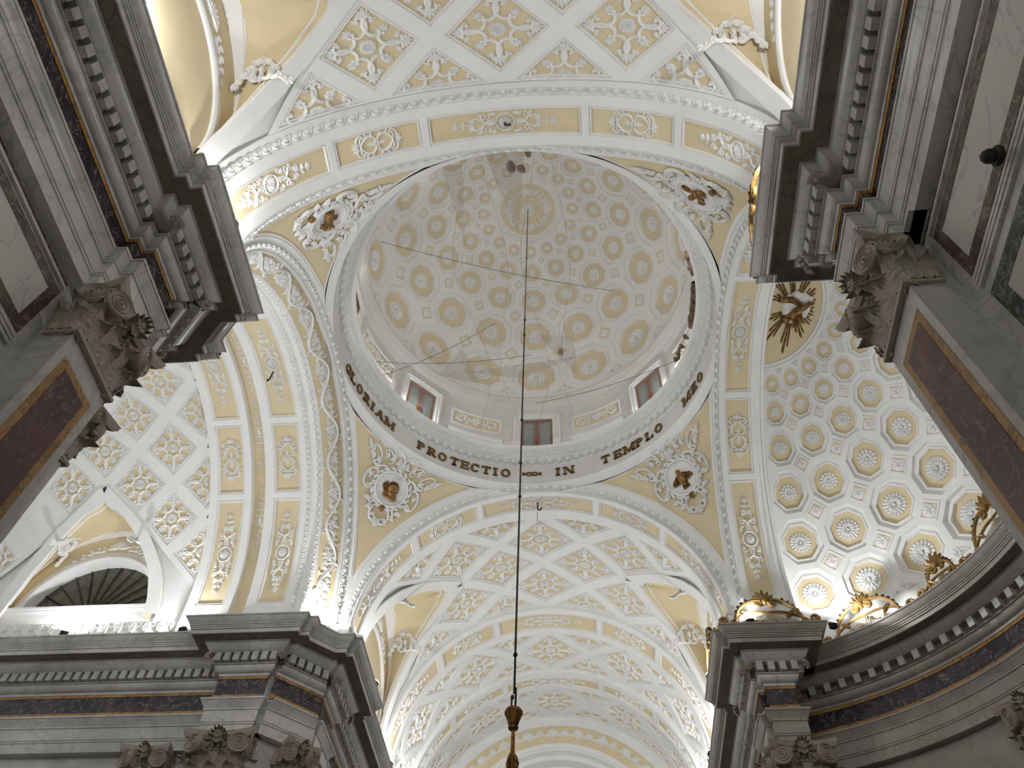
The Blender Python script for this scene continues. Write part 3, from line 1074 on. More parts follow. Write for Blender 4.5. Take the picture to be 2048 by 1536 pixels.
# ---------------------------------------------------------------- pilasters with composite capitals
def cap_leaf(g, x, y, ang, z0, H, W, out):
    """carved acanthus leaf curling outwards; ang = facing in plan"""
    n, c9 = 22, np.linspace(-1, 1, 11)
    t = np.linspace(0, 1, n)
    env = (.55 + .45 * np.sin(PI * np.clip(t * 1.05, 0, 1))) * np.clip((1.03 - t) * 5, 0, 1) ** .5
    lob = .74 + .26 * np.abs(np.cos(4.5 * PI * t)) ** .7
    w = W * env * lob + .004
    c, s = math.cos(ang), math.sin(ang)
    V = []
    for i in range(n):
        o = .035 + out * max(0, t[i] - .3) ** 2 * 2.6
        z = z0 + H * (t[i] * 1.2 - 1.35 * max(0, t[i] - .62) ** 2 * 1.6)
        for k in c9:
            rib = .03 * abs(math.cos(k * PI * 2.5)) * (1 - .3 * abs(k)) + .03 * (1 - k * k)
            lx, ly = k * w[i], o + rib - .05 * abs(k) ** 3 + .05 * abs(k) * (lob[i] - .74)
            V.append((x + lx * c - ly * s, y + lx * s + ly * c, z - .05 * abs(k) * lob[i]))
    g.add(V, gridf(n, 11))

def build_capital_meshes():
    C = {}
    g = G()
    box(g, (0, -.20, .55), (1.06, .42, 1.1))
    box(g, (0, -.18, .03), (1.2, .52, .06)); box(g, (0, -.18, .08), (1.14, .46, .05))
    C['bell'] = g.mesh('capital_bell', STONE)
    for nm, spec in (('lower_leaf', (.42, .19, .16)), ('upper_leaf', (.70, .17, .22))):
        g = G(); cap_leaf(g, 0, 0, 0, .08, *spec)
        C[nm] = g.mesh(nm, STONE, None, 75)
    g = G()
    n = 22
    A = np.linspace(0, 2 * PI, n, endpoint=False)
    V = [(.235 * q * math.cos(a), y, .235 * q * math.sin(a)) for q, y in ((.8, -.22), (.72, -.12), (1, -.03), (1, .02), (.94, .035), (.9, .012), (.0, .012)) for a in A]
    g.add(V, gridf(7, n, False, True))
    th = np.linspace(0, 2 * PI * 2.6, 60)
    r = np.linspace(.205, .03, 60)
    a = G(); tube(a, np.c_[r * np.cos(th), r * np.sin(th)], .015, .035, 5); disc(a, (0, 0), .034, .045, 8)
    g.addg(a, lambda V: np.c_[V[:, 0], .012 + V[:, 2], V[:, 1]])
    C['volute'] = g.mesh('volute', STONE, None, 50)
    g = G()
    xs = np.linspace(-.78, .78, 17)
    fr = .30 - .17 * (1 - (xs / .78) ** 2)
    V = []
    for z, e in ((1.05, -.06), (1.10, -.03), (1.13, .0), (1.19, .0), (1.22, .02)):
        q = 1 + e * .8
        V.append(np.concatenate([[(-.60 * q, -.42, z)], np.c_[xs * q, fr + e, np.full(17, z)], [(.60 * q, -.42, z)]]))
    g.add(np.concatenate(V), gridf(5, 19))
    b = [4 * 19 + i for i in range(19)]
    g.add(V[0], [tuple(range(19))[::-1]])
    C['abacus'] = g.mesh('abacus', STONE)
    g = G()
    for k in range(7):
        x = -.36 + .12 * k
        blob(g, (x, .04, .93), (.045, .06, .06), 7, 5)
    for k in range(13):
        blob(g, (-.42 + .07 * k, .03, .835), (.026, .03, .026), 6, 4)
    tube3(g, [(-.5, .0, .99), (0, .03, 1.0), (.5, .0, .99)], .035, 6)
    C['egg_band'] = g.mesh('egg_band', STONE)
    g = G()
    for k in range(7):
        a = PI * k / 6
        cap_leaf(g, .03 * math.cos(a), .13, (a - PI / 2) * .55, .96 + .05 * math.sin(a), .26 * (.6 + .4 * math.sin(a)), .1, .14)
    blob(g, (0, .24, 1.12), (.055, .06, .055), 8, 6)
    for k in range(9):
        a = 2 * PI * k / 9
        blob(g, (.085 * math.cos(a), .23, 1.12 + .085 * math.sin(a)), (.04, .05, .04), 6, 4)
    C['flower'] = g.mesh('flower', STONE)
    return C

def pilaster(label, cx, cy, ang, w=1.1, panel=True, z0=10.35, zb=0.0):
    """ang: plan direction the front faces, as rotation of local +y; origin at the front plane"""
    t = thing('pilaster', label, 'pilaster', (cx, cy, zb), 'marble pilasters with composite capitals')
    W = Matrix.Translation((cx, cy, 0)) @ Matrix.Rotation(ang - PI / 2, 4, 'Z')
    k = w / 1.1
    g = G(); box(g, (0, -.22, (z0 + zb) / 2), (w, .44, z0 - zb))
    g.part('shaft', MARBLE, t, W)
    if panel:
        z1, z2, hw = zb + .8, z0 - .34, w / 2 - .14
        for nm, m_, a, b, e in (('yellow_border', GIALLO, hw, z2, .008), ('red_field', RED, hw - .12, z2 - .13, .014)):
            g = G(); lo = z1 + (hw - a)
            g.add([(-a, e, lo), (a, e, lo), (a, e, b), (-a, e, b), (-a, -.02, lo), (a, -.02, lo), (a, -.02, b), (-a, -.02, b)], [(0, 1, 2, 3), (0, 4, 5, 1), (1, 5, 6, 2), (2, 6, 7, 3), (3, 7, 4, 0)])
            g.part(nm, m_, t, W)
    Wc = W @ Matrix.Translation((0, 0, z0)) @ Matrix.Diagonal((k, 1, 1, 1))
    cp = put('capital', CAP['bell'], t, Wc)
    for x in (-.40, 0, .40):
        put('acanthus_leaf', CAP['lower_leaf'], cp, Wc @ Matrix.Translation((x, .0, 0)))
    for x in (-.2, .2):
        put('acanthus_leaf', CAP['upper_leaf'], cp, Wc @ Matrix.Translation((x, -.02, 0)))
    for s in (-1, 1):
        for y in (-.08, -.34):
            put('acanthus_leaf', CAP['lower_leaf'], cp, Wc @ Matrix.Translation((.53 * s, y, 0)) @ Matrix.Rotation(-s * PI / 2, 4, 'Z'))
        put('acanthus_leaf', CAP['upper_leaf'], cp, Wc @ Matrix.Translation((.53 * s, -.2, 0)) @ Matrix.Rotation(-s * PI / 2, 4, 'Z'))
        put('acanthus_leaf', CAP['upper_leaf'], cp, Wc @ Matrix.Translation((.50 * s, -.05, -.08)) @ Matrix.Rotation(-s * PI / 4, 4, 'Z'))
        put('volute', CAP['volute'], cp, Wc @ Matrix.Translation((.50 * s, .20, .90)) @ Matrix.Rotation(-s * .38, 4, 'Z') @ Matrix.Diagonal((s, 1, 1, 1)))
        put('volute', CAP['volute'], cp, Wc @ Matrix.Translation((.70 * s, -.10, .90)) @ Matrix.Rotation(-s * 1.4, 4, 'Z') @ Matrix.Diagonal((-s, 1, 1, 1)))
    for nm in ('egg_band', 'abacus', 'flower'):
        put(nm, CAP[nm], cp, Wc)
    return t

# ---------------------------------------------------------------- lamps, gilded cresting
def floodlight(label, p, aim, power, spread=178, size=1.0):
    t = thing('floodlight', label, 'floodlight', p, 'floodlights on the cornices')
    aim = Vector(aim).normalized()
    q = aim.to_track_quat('Z', 'Y').to_matrix().to_4x4()
    W = Matrix.Translation(Vector(p) + Vector((0, 0, .1))) @ q @ Matrix.Scale(size, 4)
    put('housing', LAMP_BODY, t, W)
    put('lens', LAMP_LENS, t, W)
    put('bracket', LAMP_FOOT, t, Matrix.Translation(p))
    ld = bpy.data.lights.new('floodlight_beam', 'SPOT')
    ld.energy = power * LAMP_POWER
    ld.color = LAMP_COLOR
    ld.spot_size = D(spread)
    ld.spot_blend = 0.12
    ld.shadow_soft_size = 0.08
    lo = bpy.data.objects.new('floodlight_beam', ld)
    COL.objects.link(lo)
    lo.parent = t
    lo.matrix_parent_inverse = WM[t.name].inverted()
    lo.matrix_basis = Matrix.Translation(Vector(p) + Vector((0, 0, .12)) + aim * .13 * size) @ (-aim).to_track_quat('Z', 'Y').to_matrix().to_4x4()
    return t

def arc2(p0, p1, bulge, n=14):
    p0, p1 = np.array(p0), np.array(p1)
    t = np.linspace(0, 1, n)[:, None]
    d = p1 - p0
    nn = np.array([-d[1], d[0]])
    return p0 + d * t + nn * bulge * 4 * t * (1 - t)

def spiral2(c, r0, a0, turns, sgn, n=18):
    t = np.linspace(0, 1, n)
    r = r0 * (1 - .8 * t)
    a = a0 + sgn * turns * 2 * PI * t
    return np.c_[c[0] + r * np.cos(a), c[1] + r * np.sin(a)]

def crest_meshes(Wd, H, key):
    """gilded S scroll pediment with a palmette, lamp pins and a pierced lower panel; x along, z up"""
    to3 = lambda P, y=0: np.c_[P[:, 0], np.full(len(P), y), P[:, 1]]
    g = G()
    for s in (1, -1):
        P = np.concatenate([spiral2((Wd / 2 - .14, .17), .03, PI, 1.2, 1, 14)[::-1] * 1.0, [(Wd / 2 - .02, .1), (Wd / 2 - .2, .035)], arc2((Wd / 2 - .42, .10), (Wd * .12, H * .80), -.16, 12), spiral2((Wd * .075, H * .68), .1, PI / 2 + .2, 1.2, 1, 16)])
        P[:14] = spiral2((Wd / 2 - .14, .15), .13, -PI / 2, 1.3, 1, 14)[::-1]
        P = P * np.array([s, 1])
        tube3(g, to3(P), .045, 7, up=(0, 1, 0))
        leaf_g = G(); leaf(leaf_g, (s * Wd * .26, H * .42), (PI if s > 0 else 0) + s * .5, .3, .07, .05, s * .6, 3, 9)
        g.addg(leaf_g, lambda V: np.c_[V[:, 0], -V[:, 2], V[:, 1]])
    arms = g.mesh('crest_arms', GILT)
    g = G()
    a = G()
    for k in range(9):
        q = (k - 4) / 4
        leaf(a, (.0, H * .72), PI / 2 + q * 1.5, .42 * (1 - .35 * abs(q)), .075, .06, q * .5, 3, 10)
    disc(a, (0, H * .74), .1, .1, 9)
    g.addg(a, lambda V: np.c_[V[:, 0], -V[:, 2], V[:, 1]])
    palmette = g.mesh('crest_palmette', GILT)
    g = G()
    for s in (1, -1):
        tube3(g, to3(arc2((s * Wd * .40, .06), (0, H * .40), -.12 * s, 12)), .035, 6, up=(0, 1, 0))
    inner = g.mesh('inner_arch', GILT)
    g = G(); a = G()
    for s in (1, -1):
        b = G()
        scroll(b, (.05, .05), (Wd * .17, H * .16), 'S', 6.5, 1, .03, .05, 24)
        scroll(b, (Wd * .17, .05), (Wd * .31, .08), 'C', 7, 1, .028, .05, 22)
        for k in range(4):
            leaf(b, (.06 + Wd * .07 * k, .04), PI / 2 - .5, .17 * (1 - .12 * k), .05, .05, -.5, 2, 7)
        a.addg(b, lambda V: V * np.array([s, 1, 1]))
    palm(a, (0, .08), PI / 2, H * .28, 7, 2.2, .06)
    g.addg(a, lambda V: np.c_[V[:, 0], -V[:, 2], V[:, 1]])
    g.add([(-Wd * .38, .02, .0), (Wd * .38, .02, .0), (Wd * .2, .02, H * .22), (0, .02, H * .37), (-Wd * .2, .02, H * .22)], [(0, 1, 2, 3, 4)])
    panel = g.mesh('carved_panel', CRESTPANEL)
    g = G()
    box(g, (0, 0, .02), (Wd, .09, .04))
    rail = g.mesh('base_rail', GILT)
    pins = []
    for s in (1, -1):
        P = arc2((Wd / 2 - .42, .10), (Wd * .12, H * .80), -.16, 12)
        for k in (1, 3, 5, 7, 9):
            pins.append((s * P[k][0], P[k][1] + .05))
    return arms, palmette, inner, panel, rail, pins

def cresting(label, M, key):
    t = thing('gilded_cresting', label, 'cresting', M.to_translation(), 'gilded crestings on the cornices')
    arms, palmette, inner, panel, rail, pins = CRESTS[key]
    for nm, me in (('scroll_arms', arms), ('palmette', palmette), ('inner_arch', inner), ('carved_panel', panel), ('base_rail', rail)):
        put(nm, me, t, M)
    for x, z in pins:
        put('lamp_pin', PIN, t, M @ Matrix.Translation((x, 0, z)))
    return t
# ================================================================ shared meshes
def flat(design, sx=1, sy=1):
    g = G(); g.addg(design, lambda V: V * np.array([sx, sy, 1]))
    return g

STRIPS = {}
LS = {'long': 2.85, 'short': 1.75, 'tall': 2.75}
for ax, r in (('y', 5.05), ('x', 4.75)):
    for k, L in LS.items():
        STRIPS[ax, k] = strip_design(L, 'short' if k == 'short' else 'long').mesh('strip_relief_' + k, WHITE, bend(ax, r, -.055))
def lozenge_set(axis, r, a, bdeg):
    sx, sy = a * .70, D(bdeg) * r * .73
    return [flat(loz_design(h), sx, sy).mesh('lozenge_relief', WHITE, bend(axis, r, -.06)) for h in (0, 1)]
SPRAY = spray_design().mesh('spray_relief', WHITE)
_c = G()
shell(_c, (0, .05), .3, 11, .12, .1, PI - .1)
for _k in range(9):
    leaf(_c, (0, .08), PI * _k / 8, .42, .075, .08, .2, 3, 8)
for _s in (1, -1):
    for _k in range(6):
        leaf(_c, (_s * (.45 + .2 * _k), .02 - .035 * _k * _k), (PI / 2 - _s * (.6 + .12 * _k)), .26, .07, .06, -_s * .6, 3, 8)
        leaf(_c, (_s * (.42 + .2 * _k), -.02 - .035 * _k * _k), -_s * .5 + (0 if _s > 0 else PI), .26, .06, .05, _s * .5, 3, 8)
LUNETTE_CREST = _c.mesh('lunette_crest', WHITE)
PEND_RELIEF = pendentive_design().mesh('acanthus_relief', WHITE, pend_map)
_g = G(); th_ = np.linspace(0, 2 * PI, 41)
for rr, ww, hh in ((.53, .045, .08), (.46, .03, .06)):
    tube(_g, np.c_[rr * np.cos(th_), rr * np.sin(th_)], ww, hh, 6)
MEDALLION = _g.mesh('medallion', WHITE, pend_map)
_g = G(); V_ = [(0, 0, .01)] + [(.47 * math.cos(a), .47 * math.sin(a), .012) for a in th_[:-1]]
_g.add(V_, [(0, 1 + i, 1 + (i + 1) % 40) for i in range(40)])
MED_GROUND = _g.mesh('medallion_ground', WHITE, pend_map)
_g = G(); blob(_g, (0, -.64, .03), (.1, .1, .07), 10, 7)
MED_BOSS = _g.mesh('boss', BRONZE, pend_map)
ANIMALS = {k: animal_mesh(k).mesh(k, BRONZE, pend_map) for k in ('eagle', 'lion', 'ox', 'winged_figure')}
_g = G(); box(_g, (0, 0, 0), (.155, .17, .225)); DENTIL = _g.mesh('dentil', MARBLE)
_g = G(); rosette(_g, (0, 0), .13, ((1, 8), (.6, 6)), .08)
CORNER_ROSE = _g.mesh('corner_rosette', STONE, lambda V: np.c_[V[:, 0], V[:, 2] + .02, V[:, 1]])
CAP = build_capital_meshes()
_g = G(); lathe(_g, [(0, -.12), (.07, -.12), (.085, -.05), (.1, .04), (.1, .06), (.085, .06)], n=12); LAMP_BODY = _g.mesh('housing', IRON)
_g = G(); lathe(_g, [(.088, .055), (.08, .085), (.05, .11), (0, .12)], n=12); LAMP_LENS = _g.mesh('lens', LENS)
_g = G(); box(_g, (0, 0, .02), (.16, .12, .04)); box(_g, (.1, 0, .08), (.012, .04, .14)); box(_g, (-.1, 0, .08), (.012, .04, .14)); LAMP_FOOT = _g.mesh('bracket', IRON)
CRESTPANEL = plaster('carved_panel_ground', (.42, .36, .28), .1)
_g = G(); lathe(_g, [(.028, -.06), (.028, .02), (.04, .03), (.03, .06), (0, .07)], n=7); PIN = _g.mesh('lamp_pin', IRON)
CRESTS = {'big': crest_meshes(2.5, .95, 'b'), 'low': crest_meshes(1.55, .72, 'l'), 'side': crest_meshes(2.4, .95, 's')}
def rose(rows, h, boss, lob):
    g = G(); rosette(g, (0, 0), 1.0, rows, h, boss, lob)
    return g.mesh('rosette', WHITE)
def fluted_rose(rings, boss=.16, seed=1):
    """round stucco rosette of fluted, scalloped petal rings; rings = (outer r, inner r, petals, height)"""
    g = G()
    for r1, r0, n, h, z0 in rings:
        A = np.linspace(0, 2 * PI, n * 6 + 1)
        fl = np.abs(np.cos(A * n / 2))
        mid = np.abs(np.sin(A * n)) * .25
        V = []
        for q, z in ((0, .15), (.25, .6), (.6, .95), (.85, 1.0), (.97, .75), (1.0, .2)):
            rr = r0 + (r1 - r0) * q
            rr = rr * (1 - .16 * q * q * (1 - fl ** .5))
            zz = z0 + h * z * (.28 + .72 * fl ** .6 - mid * fl * q)
            V.append(np.c_[rr * np.cos(A), rr * np.sin(A), zz])
        V.append(np.c_[V[-1][:, :2] * .97, np.full(len(A), -.02)])
        g.add(np.concatenate(V), gridf(7, len(A)))
    disc(g, (0, 0), boss, rings[-1][3] + rings[-1][4] + .03, 10)
    return g.mesh('rosette', WHITE)
ROSES = [fluted_rose(((1, .55, 18, .26, 0), (.66, .2, 13, .26, .12)), .2), fluted_rose(((1, .5, 13, .28, 0), (.62, .2, 9, .26, .12)), .22), fluted_rose(((1, .35, 8, .26, 0), (.5, .15, 8, .2, .16)), .24), fluted_rose(((1, .25, 11, .3, 0),), .3), fluted_rose(((1, .2, 8, .3, 0),), .4)]
ROSE_SQ = rose(((1, 4), (.75, 4)), .3, .2, 2)

# ================================================================ the setting: floor and plain walls
_g = G(); _g.add([(-17, -17, 0), (17, -17, 0), (17, 22.5, 0), (-17, 22.5, 0)], [(0, 1, 2, 3)])
tag(_g.part('floor', FLOORM), 'grey marble church floor', None, None, 'structure')

FL = [(4.72, 18.2), (4.72, 8.2), (4.66, 8.2), (4.66, 8.05), (4.45, 8.05), (4.45, 4.97), (4.60, 4.97), (4.60, 4.80), (5.0, 4.80), (5.40, 4.42), (5.40, 4.08), (5.60, 4.08), (5.60, 3.90), (8.80, 3.90), (8.80, 4.53), (16.4, 4.53)]
NL = [(4.86, 16.5), (4.86, 7.66), (4.68, 7.66), (4.68, 7.45), (4.48, 7.45), (4.48, 4.60), (4.62, 4.60), (4.62, 4.45), (5.05, 4.45), (5.44, 4.08), (5.44, 3.80), (5.62, 3.80), (5.62, 3.65), (8.8, 3.65), (8.8, 4.5), (16.4, 4.5)]
FR = [(4.72, 18.2), (4.72, 8.2), (4.66, 8.2), (4.66, 8.05), (4.43, 8.05), (4.43, 5.08), (4.57, 5.08), (4.57, 4.84), (7.22, 4.84), (7.22, 7.0)]
NR = [(4.88, 16.5), (4.88, 7.66), (4.70, 7.66), (4.70, 7.45), (4.47, 7.45), (4.47, 4.75), (4.60, 4.75), (4.60, 4.60), (7.22, 4.60), (7.22, 7.0)]
sgnp = lambda P, sx, sy: [(sx * u, sy * v) for u, v in P]
_a = np.linspace(73, -73, 49)
AP = [(4.26 + 6.45 * math.cos(D(a)), 6.45 * math.sin(D(a))) for a in _a]
QUADS = (('far_left', FL, -1, 1), ('near_left', NL, -1, -1), ('far_right', FR, 1, 1), ('near_right', NR, 1, -1))

for nm, P, sx, sy in QUADS + (('apse', None, 1, 1),):
    path, sg = (sgnp(P, sx, sy), -sx * sy) if P else (AP, -1)
    Q = offset(path, 1.16, sg)
    g = G()
    g.add(np.stack([np.c_[Q, np.full(len(Q), z)] for z in (11.6, 5.5, 0.0)], 1).reshape(-1, 3), gridf(len(Q), 3))
    Q2 = offset(path, 1.2, sg)
    g.add(np.stack([np.c_[Q2, np.full(len(Q2), z)] for z in (14.25, 13.6, 11.5)], 1).reshape(-1, 3), gridf(len(Q2), 3))
    wl_ = g.part('wall_' + nm, MARBLE if nm != 'apse' else MARBLE_WARM)
    tag(wl_, None, None, None, 'structure')
g = G()
g.add([(-6.5, -16.5, 0), (6.5, -16.5, 0), (6.5, -16.5, 21), (-6.5, -16.5, 21)], [(0, 1, 2, 3)])
tag(g.part('wall_back', WHITE), None, None, None, 'structure')
g = G()
g.add([(-16.4, -6, 0), (-16.4, 6, 0), (-16.4, 6, 21), (-16.4, -6, 21)], [(0, 1, 2, 3)])
tag(g.part('wall_transept_end', WHITE), None, None, None, 'structure')

# ================================================================ entablatures of the four piers and the apse
side_txt = {'far_left': 'grey marble entablature of the pier and transept wall at lower left', 'near_left': 'grey marble entablature running along the upper left of the photo',
            'far_right': 'dark marble entablature of the pier at lower right under the gilded pediment', 'near_right': 'grey marble entablature running along the upper right of the photo'}
for nm, P, sx, sy in QUADS:
    path = sgnp(P, sx, sy)
    entablature(side_txt[nm], path, -sx * sy, (path[5][0], path[5][1], 11.57), [5, 4] + ([12, 13] if sx < 0 else [7, 8]), mats={'cornice': 'MARBLE'} if nm != 'far_right' else {'cornice': 'MARBLE_WARM', 'architrave': 'MARBLE_WARM'})
entablature('dark curved marble entablature under the coffered apse', AP, -1, (AP[24][0], AP[24][1], 11.57), mats={'cornice': 'MARBLE_WARM', 'bed_moulding': 'MARBLE_WARM', 'torus': 'MARBLE_WARM', 'architrave': 'MARBLE_WARM'})

# pilasters
pilaster('near left pilaster with red marble field in a yellow border', -5.40, -6.0, 0.0)
pilaster('near right pilaster with red marble field in a yellow border', 5.40, -6.0, PI)
pilaster('far left transept pilaster with scrolled capital above a red field', -7.2, 4.86, -PI / 2, 1.16)
pilaster('narrow pilaster with scrolled capital beside the far left one', -9.15, 5.44, -PI / 2, .86, False)
pilaster('far right pier pilaster with scrolled stone capital', 5.95, 5.76, -PI / 2, 1.06)
pilaster('pilaster on the far left pier facing across the nave', -5.40, 6.55, 0.0)
pilaster('pilaster on the far right pier facing across the nave', 5.38, 6.55, PI)
pilaster('near left transept pilaster half hidden behind the red one', -7.05, -4.35, PI / 2, 1.1)
for k, a in enumerate((34, 4, -26)):
    r_ = 6.45 + .93
    pilaster(['curved apse wall pilaster with dark scrolled capital at lower right', 'middle apse wall pilaster', 'near apse wall pilaster'][k], 4.26 + r_ * math.cos(D(a)), r_ * math.sin(D(a)), PI + D(a), .95, False)
pilaster('chamfer pilaster in the corner of the far left pier', -5.52, 5.42, -PI / 4, .62, True)

# panelled marble facing on the nave walls beside the near pilasters
for sd, lab in ((-1, 'left'), (1, 'right')):
    t = thing('marble_wall_panelling', 'pale marble panelling framed in brown and green on the near %s nave wall' % lab, 'wall panelling', (sd * 6.0, -9, 0))
    X = lambda e: sd * ((6.02 if sd < 0 else 6.04) - e)
    def slab(nm, m_, y0, y1, z0, z1, e):
        g = G(); box(g, (X(e) + sd * .05, (y0 + y1) / 2, (z0 + z1) / 2), (.1, y1 - y0, z1 - z0))
        return g.part(nm, m_, t)
    y1 = -6.72
    slab('brown_strip', BROWN, -16.4, y1, 11.43, 11.50, .012)
    for nm, y0_, y1_, z0, z1 in (('brown_border', -16.4, y1, 11.10, 11.28), ('brown_border', -16.4, y1, 10.16, 10.34), ('brown_border', y1 - .18, y1, 10.34, 11.10)):
        slab(nm, BROWN, y0_, y1_, z0, z1, .012)
    slab('pale_panel', PANEL, -16.4, y1 - .18, 10.34, 11.10, .006)
    for z in (11.36, 10.05, 9.98, 9.90):
        slab('string_moulding', MARBLE, -16.4, y1, z - .025, z + .025, .05)
    slab('green_band', GREEN, -16.4, -6.74, 9.45, 9.70, .012)
    slab('green_band', GREEN, -6.98, -6.74, 6.0, 9.45, .012)
    yc, zc_, R = -9.55, 6.9, 2.36
    A = np.linspace(0, PI, 41)
    def ring(nm, m_, r0, r1, e):
        g = G()
        V = [(X(e if q else 0), yc + rr * math.cos(a), zc_ + rr * math.sin(a)) for a in A for q, rr in ((0, r0), (1, r0), (1, r1), (0, r1))]
        g.add(V, gridf(41, 4)); return g.part(nm, m_, t)
    ring('green_arch_band', GREEN, R + .34, R + .52, .012)
    ring('archivolt', MARBLE, R, R + .22, .08)
    ring('archivolt_edge', MARBLE_WARM, R + .22, R + .3, .13)
    g = G()
    fr = []
    for k in range(64):
        a = PI * (k + .5) / 64
        fr.append((np.array((X(.085), yc + (R + .11) * math.cos(a), zc_ + (R + .11) * math.sin(a))), np.array((0, -math.sin(a), math.cos(a))), np.array((0, math.cos(a), math.sin(a))), np.array((-sd, 0, 0.))))
    row(g, egg_unit(.115, .17), fr)
    tag(g.part('egg_and_dart', STONE, t), kind='stuff')
    slab('pale_spandrel', PANEL, -16.4, -6.98, 9.0, 9.45, .004)
g = G(); blob(g, (5.78, -8.25, 10.02), (.1, .085, .085), 10, 8); blob(g, (5.86, -8.25, 10.02), (.06, .12, .12), 10, 8)
tag(g.part('round_bracket', IRON), 'small dark round knob on the marble wall at upper right', 'knob')
# ================================================================ crossing arches
LOZ = lozenge_set('y', 5.2, 1.125, 16)
LOZ2 = lozenge_set('y', 5.2, 1.22, 16)
LOZ3 = lozenge_set('y', 5.2, 1.08, 16)
LOZT = lozenge_set('x', 4.98, 1.06, 12)
EGG = egg_unit(.30, .17)
EGGS = egg_unit(.24, .13)
LEAFU = leaf_unit(.17, .11)
ARCHIVOLT = [(0, 5.05), (-.05, 5.06), (-.055, 5.11), (-.09, 5.12), (-.14, 5.235), (-.17, 5.24), (-.17, 5.27), (-.13, 5.28), (-.10, 5.36), (-.12, 5.44), (-.13, 5.46), (-.13, 5.52), (-.09, 5.53), (-.03, 5.62), (.1, 5.64)]

def archivolt(t, axis, sgn, pos, tilt=35):
    g = G()
    arch_sweep(g, axis, [(sgn * (pos + s), r) for s, r in ARCHIVOLT], 64)
    g.part('archivolt', GREYW, t)
    g = G(); row(g, EGG, arc_frames(axis, sgn * (pos - .118), 5.175, .295, -sgn * tilt))
    tag(g.part('egg_moulding', WHITE, t), kind='stuff')

t = thing('crossing_arch', 'near crossing arch across the top with one row of panels and hook', 'arch', (0, -6.1, 14.25), 'arches under the dome')
arch_band(t, 'y', -6.70, -5.57, 5.05, 5.4, .23, .23)
archivolt(t, 'y', -1, 5.57)
g = G(); arch_sweep(g, 'y', [(-6.70, 5.05), (-6.71, 5.09), (-6.75, 5.09), (-6.82, 5.17), (-6.84, 5.17), (-6.845, 5.20), (-6.99, 5.20), (-7.0, 5.3)], 64)
g.part('nave_side_moulding', WHITE, t)
g = G(); row(g, EGG, arc_frames('y', -6.785, 5.128, .295, -42))
tag(g.part('egg_moulding', WHITE, t), kind='stuff')

t = thing('crossing_arch', 'far crossing arch below the gilt lettering with panels and hook', 'arch', (0, 6.1, 14.25), 'arches under the dome')
arch_band(t, 'y', 5.57, 6.72, 5.05, 5.4, .14, .38)
archivolt(t, 'y', 1, 5.57)

t = thing('crossing_arch', 'left crossing arch with leafy scroll band and two panelled ribs', 'arch', (-7.5, 0, 14.25), 'arches under the dome')
archivolt(t, 'x', -1, 5.52)
g = G(); arch_sweep(g, 'x', [(-5.50, 5.06), (-5.53, 5.20), (-5.58, 5.235), (-5.62, 5.235)], 64)
g.part('cove', GREYW, t)
g = G(); arch_sweep(g, 'x', [(-5.62, 5.235), (-6.06, 4.73)], 72)
g.part('scroll_band_ground', CREAM, t)
g = G(); arch_sweep(g, 'x', [(-6.06, 4.73), (-6.06, 4.69), (-6.10, 4.67), (-6.21, 4.67), (-6.24, 4.75), (-6.40, 4.75), (-6.43, 4.72), (-6.44, 4.745), (-6.54, 4.745), (-6.55, 4.72), (-6.57, 4.75)], 64)
g.part('band_moulding', WHITE, t)
g = G(); row(g, EGGS, arc_frames('x', -6.155, 4.665, .215, 0)); row(g, LEAFU, arc_frames('x', -6.49, 4.74, .16, 0))
tag(g.part('egg_and_leaf_rows', WHITE, t), kind='stuff')
arch_band(t, 'x', -7.80, -6.57, 4.75, 5.0, .26, .16)
g = G(); arch_sweep(g, 'x', [(-7.79, 4.98), (-8.23, 4.98)], 64)
g.part('recess_ground', CREAM, t)
for a in (0, -26, 26, -56, 56):
    put('garland', garland_design(2.0).mesh('garland', WHITE, bend('x', 4.98)), t, onvault('x', -8.0, a))
arch_band(t, 'x', -9.47, -8.22, 4.75, 5.0, .24, .20)
# the leafy scroll: a waving stem with rosettes, shells and leaves on the splayed band
L_ = D(172) * 4.98
vine = G()
lam = 1.86
ys = np.arange(-L_ / 2, L_ / 2, .05)
tube(vine, np.c_[.2 * np.sin(2 * PI * ys / lam), ys], .045, .08, 5)
k = 0
y = -L_ / 2 + lam / 4
while y < L_ / 2 - .3:
    s = 1 if k % 2 == 0 else -1
    side = 1 if math.sin(2 * PI * y / lam) > 0 else -1
    if k % 2 == 0:
        shell(vine, (-side * .06, y), .15, 9, .08, 0 if side < 0 else -PI, PI if side < 0 else 0)
    for dy in (-.17, .17):
        rosette(vine, (-side * .08, y + dy * 1.25), .095, ((1, 7), (.5, 5)), .07)
        rosette(vine, (side * .06, y + dy * .55), .085, ((1, 7), (.5, 5)), .07)
    for j in range(5):
        leaf(vine, (-side * .02, y), PI / 2 + side * (j - 2) * .8 + (PI if k % 2 else 0), .2, .05, .07, .5, 3, 8)
    scroll(vine, (side * .12, y + .35), (-side * .24, y + .52), 'S', 5.5, side, .024, .06, 24)
    scroll(vine, (-side * .05, y + .46), (side * .26, y + .30), 'C', 6.5, side, .022, .06, 22)
    leaf(vine, (0, y + .46), PI / 2 + side * 2.2, .22, .05, .06, .5, 3, 8)
    leaf(vine, (0, y + .46), -PI / 2 + side * 2.4, .2, .05, .06, -.5, 3, 8)
    y += lam / 2
    k += 1
def cone_map(V):
    q = V[:, 0] / .67 + .5                                      # 0 at the arch's inner edge, 1 at the cove
    r = 4.73 + (5.235 - 4.73) * q - V[:, 2] * .66
    x = -6.06 + .44 * q + V[:, 2] * .75
    a = V[:, 1] / 4.98
    return np.c_[x, r * np.sin(a), ZC + r * np.cos(a)]
vine.part('leafy_scroll', WHITE, t, None, cone_map)

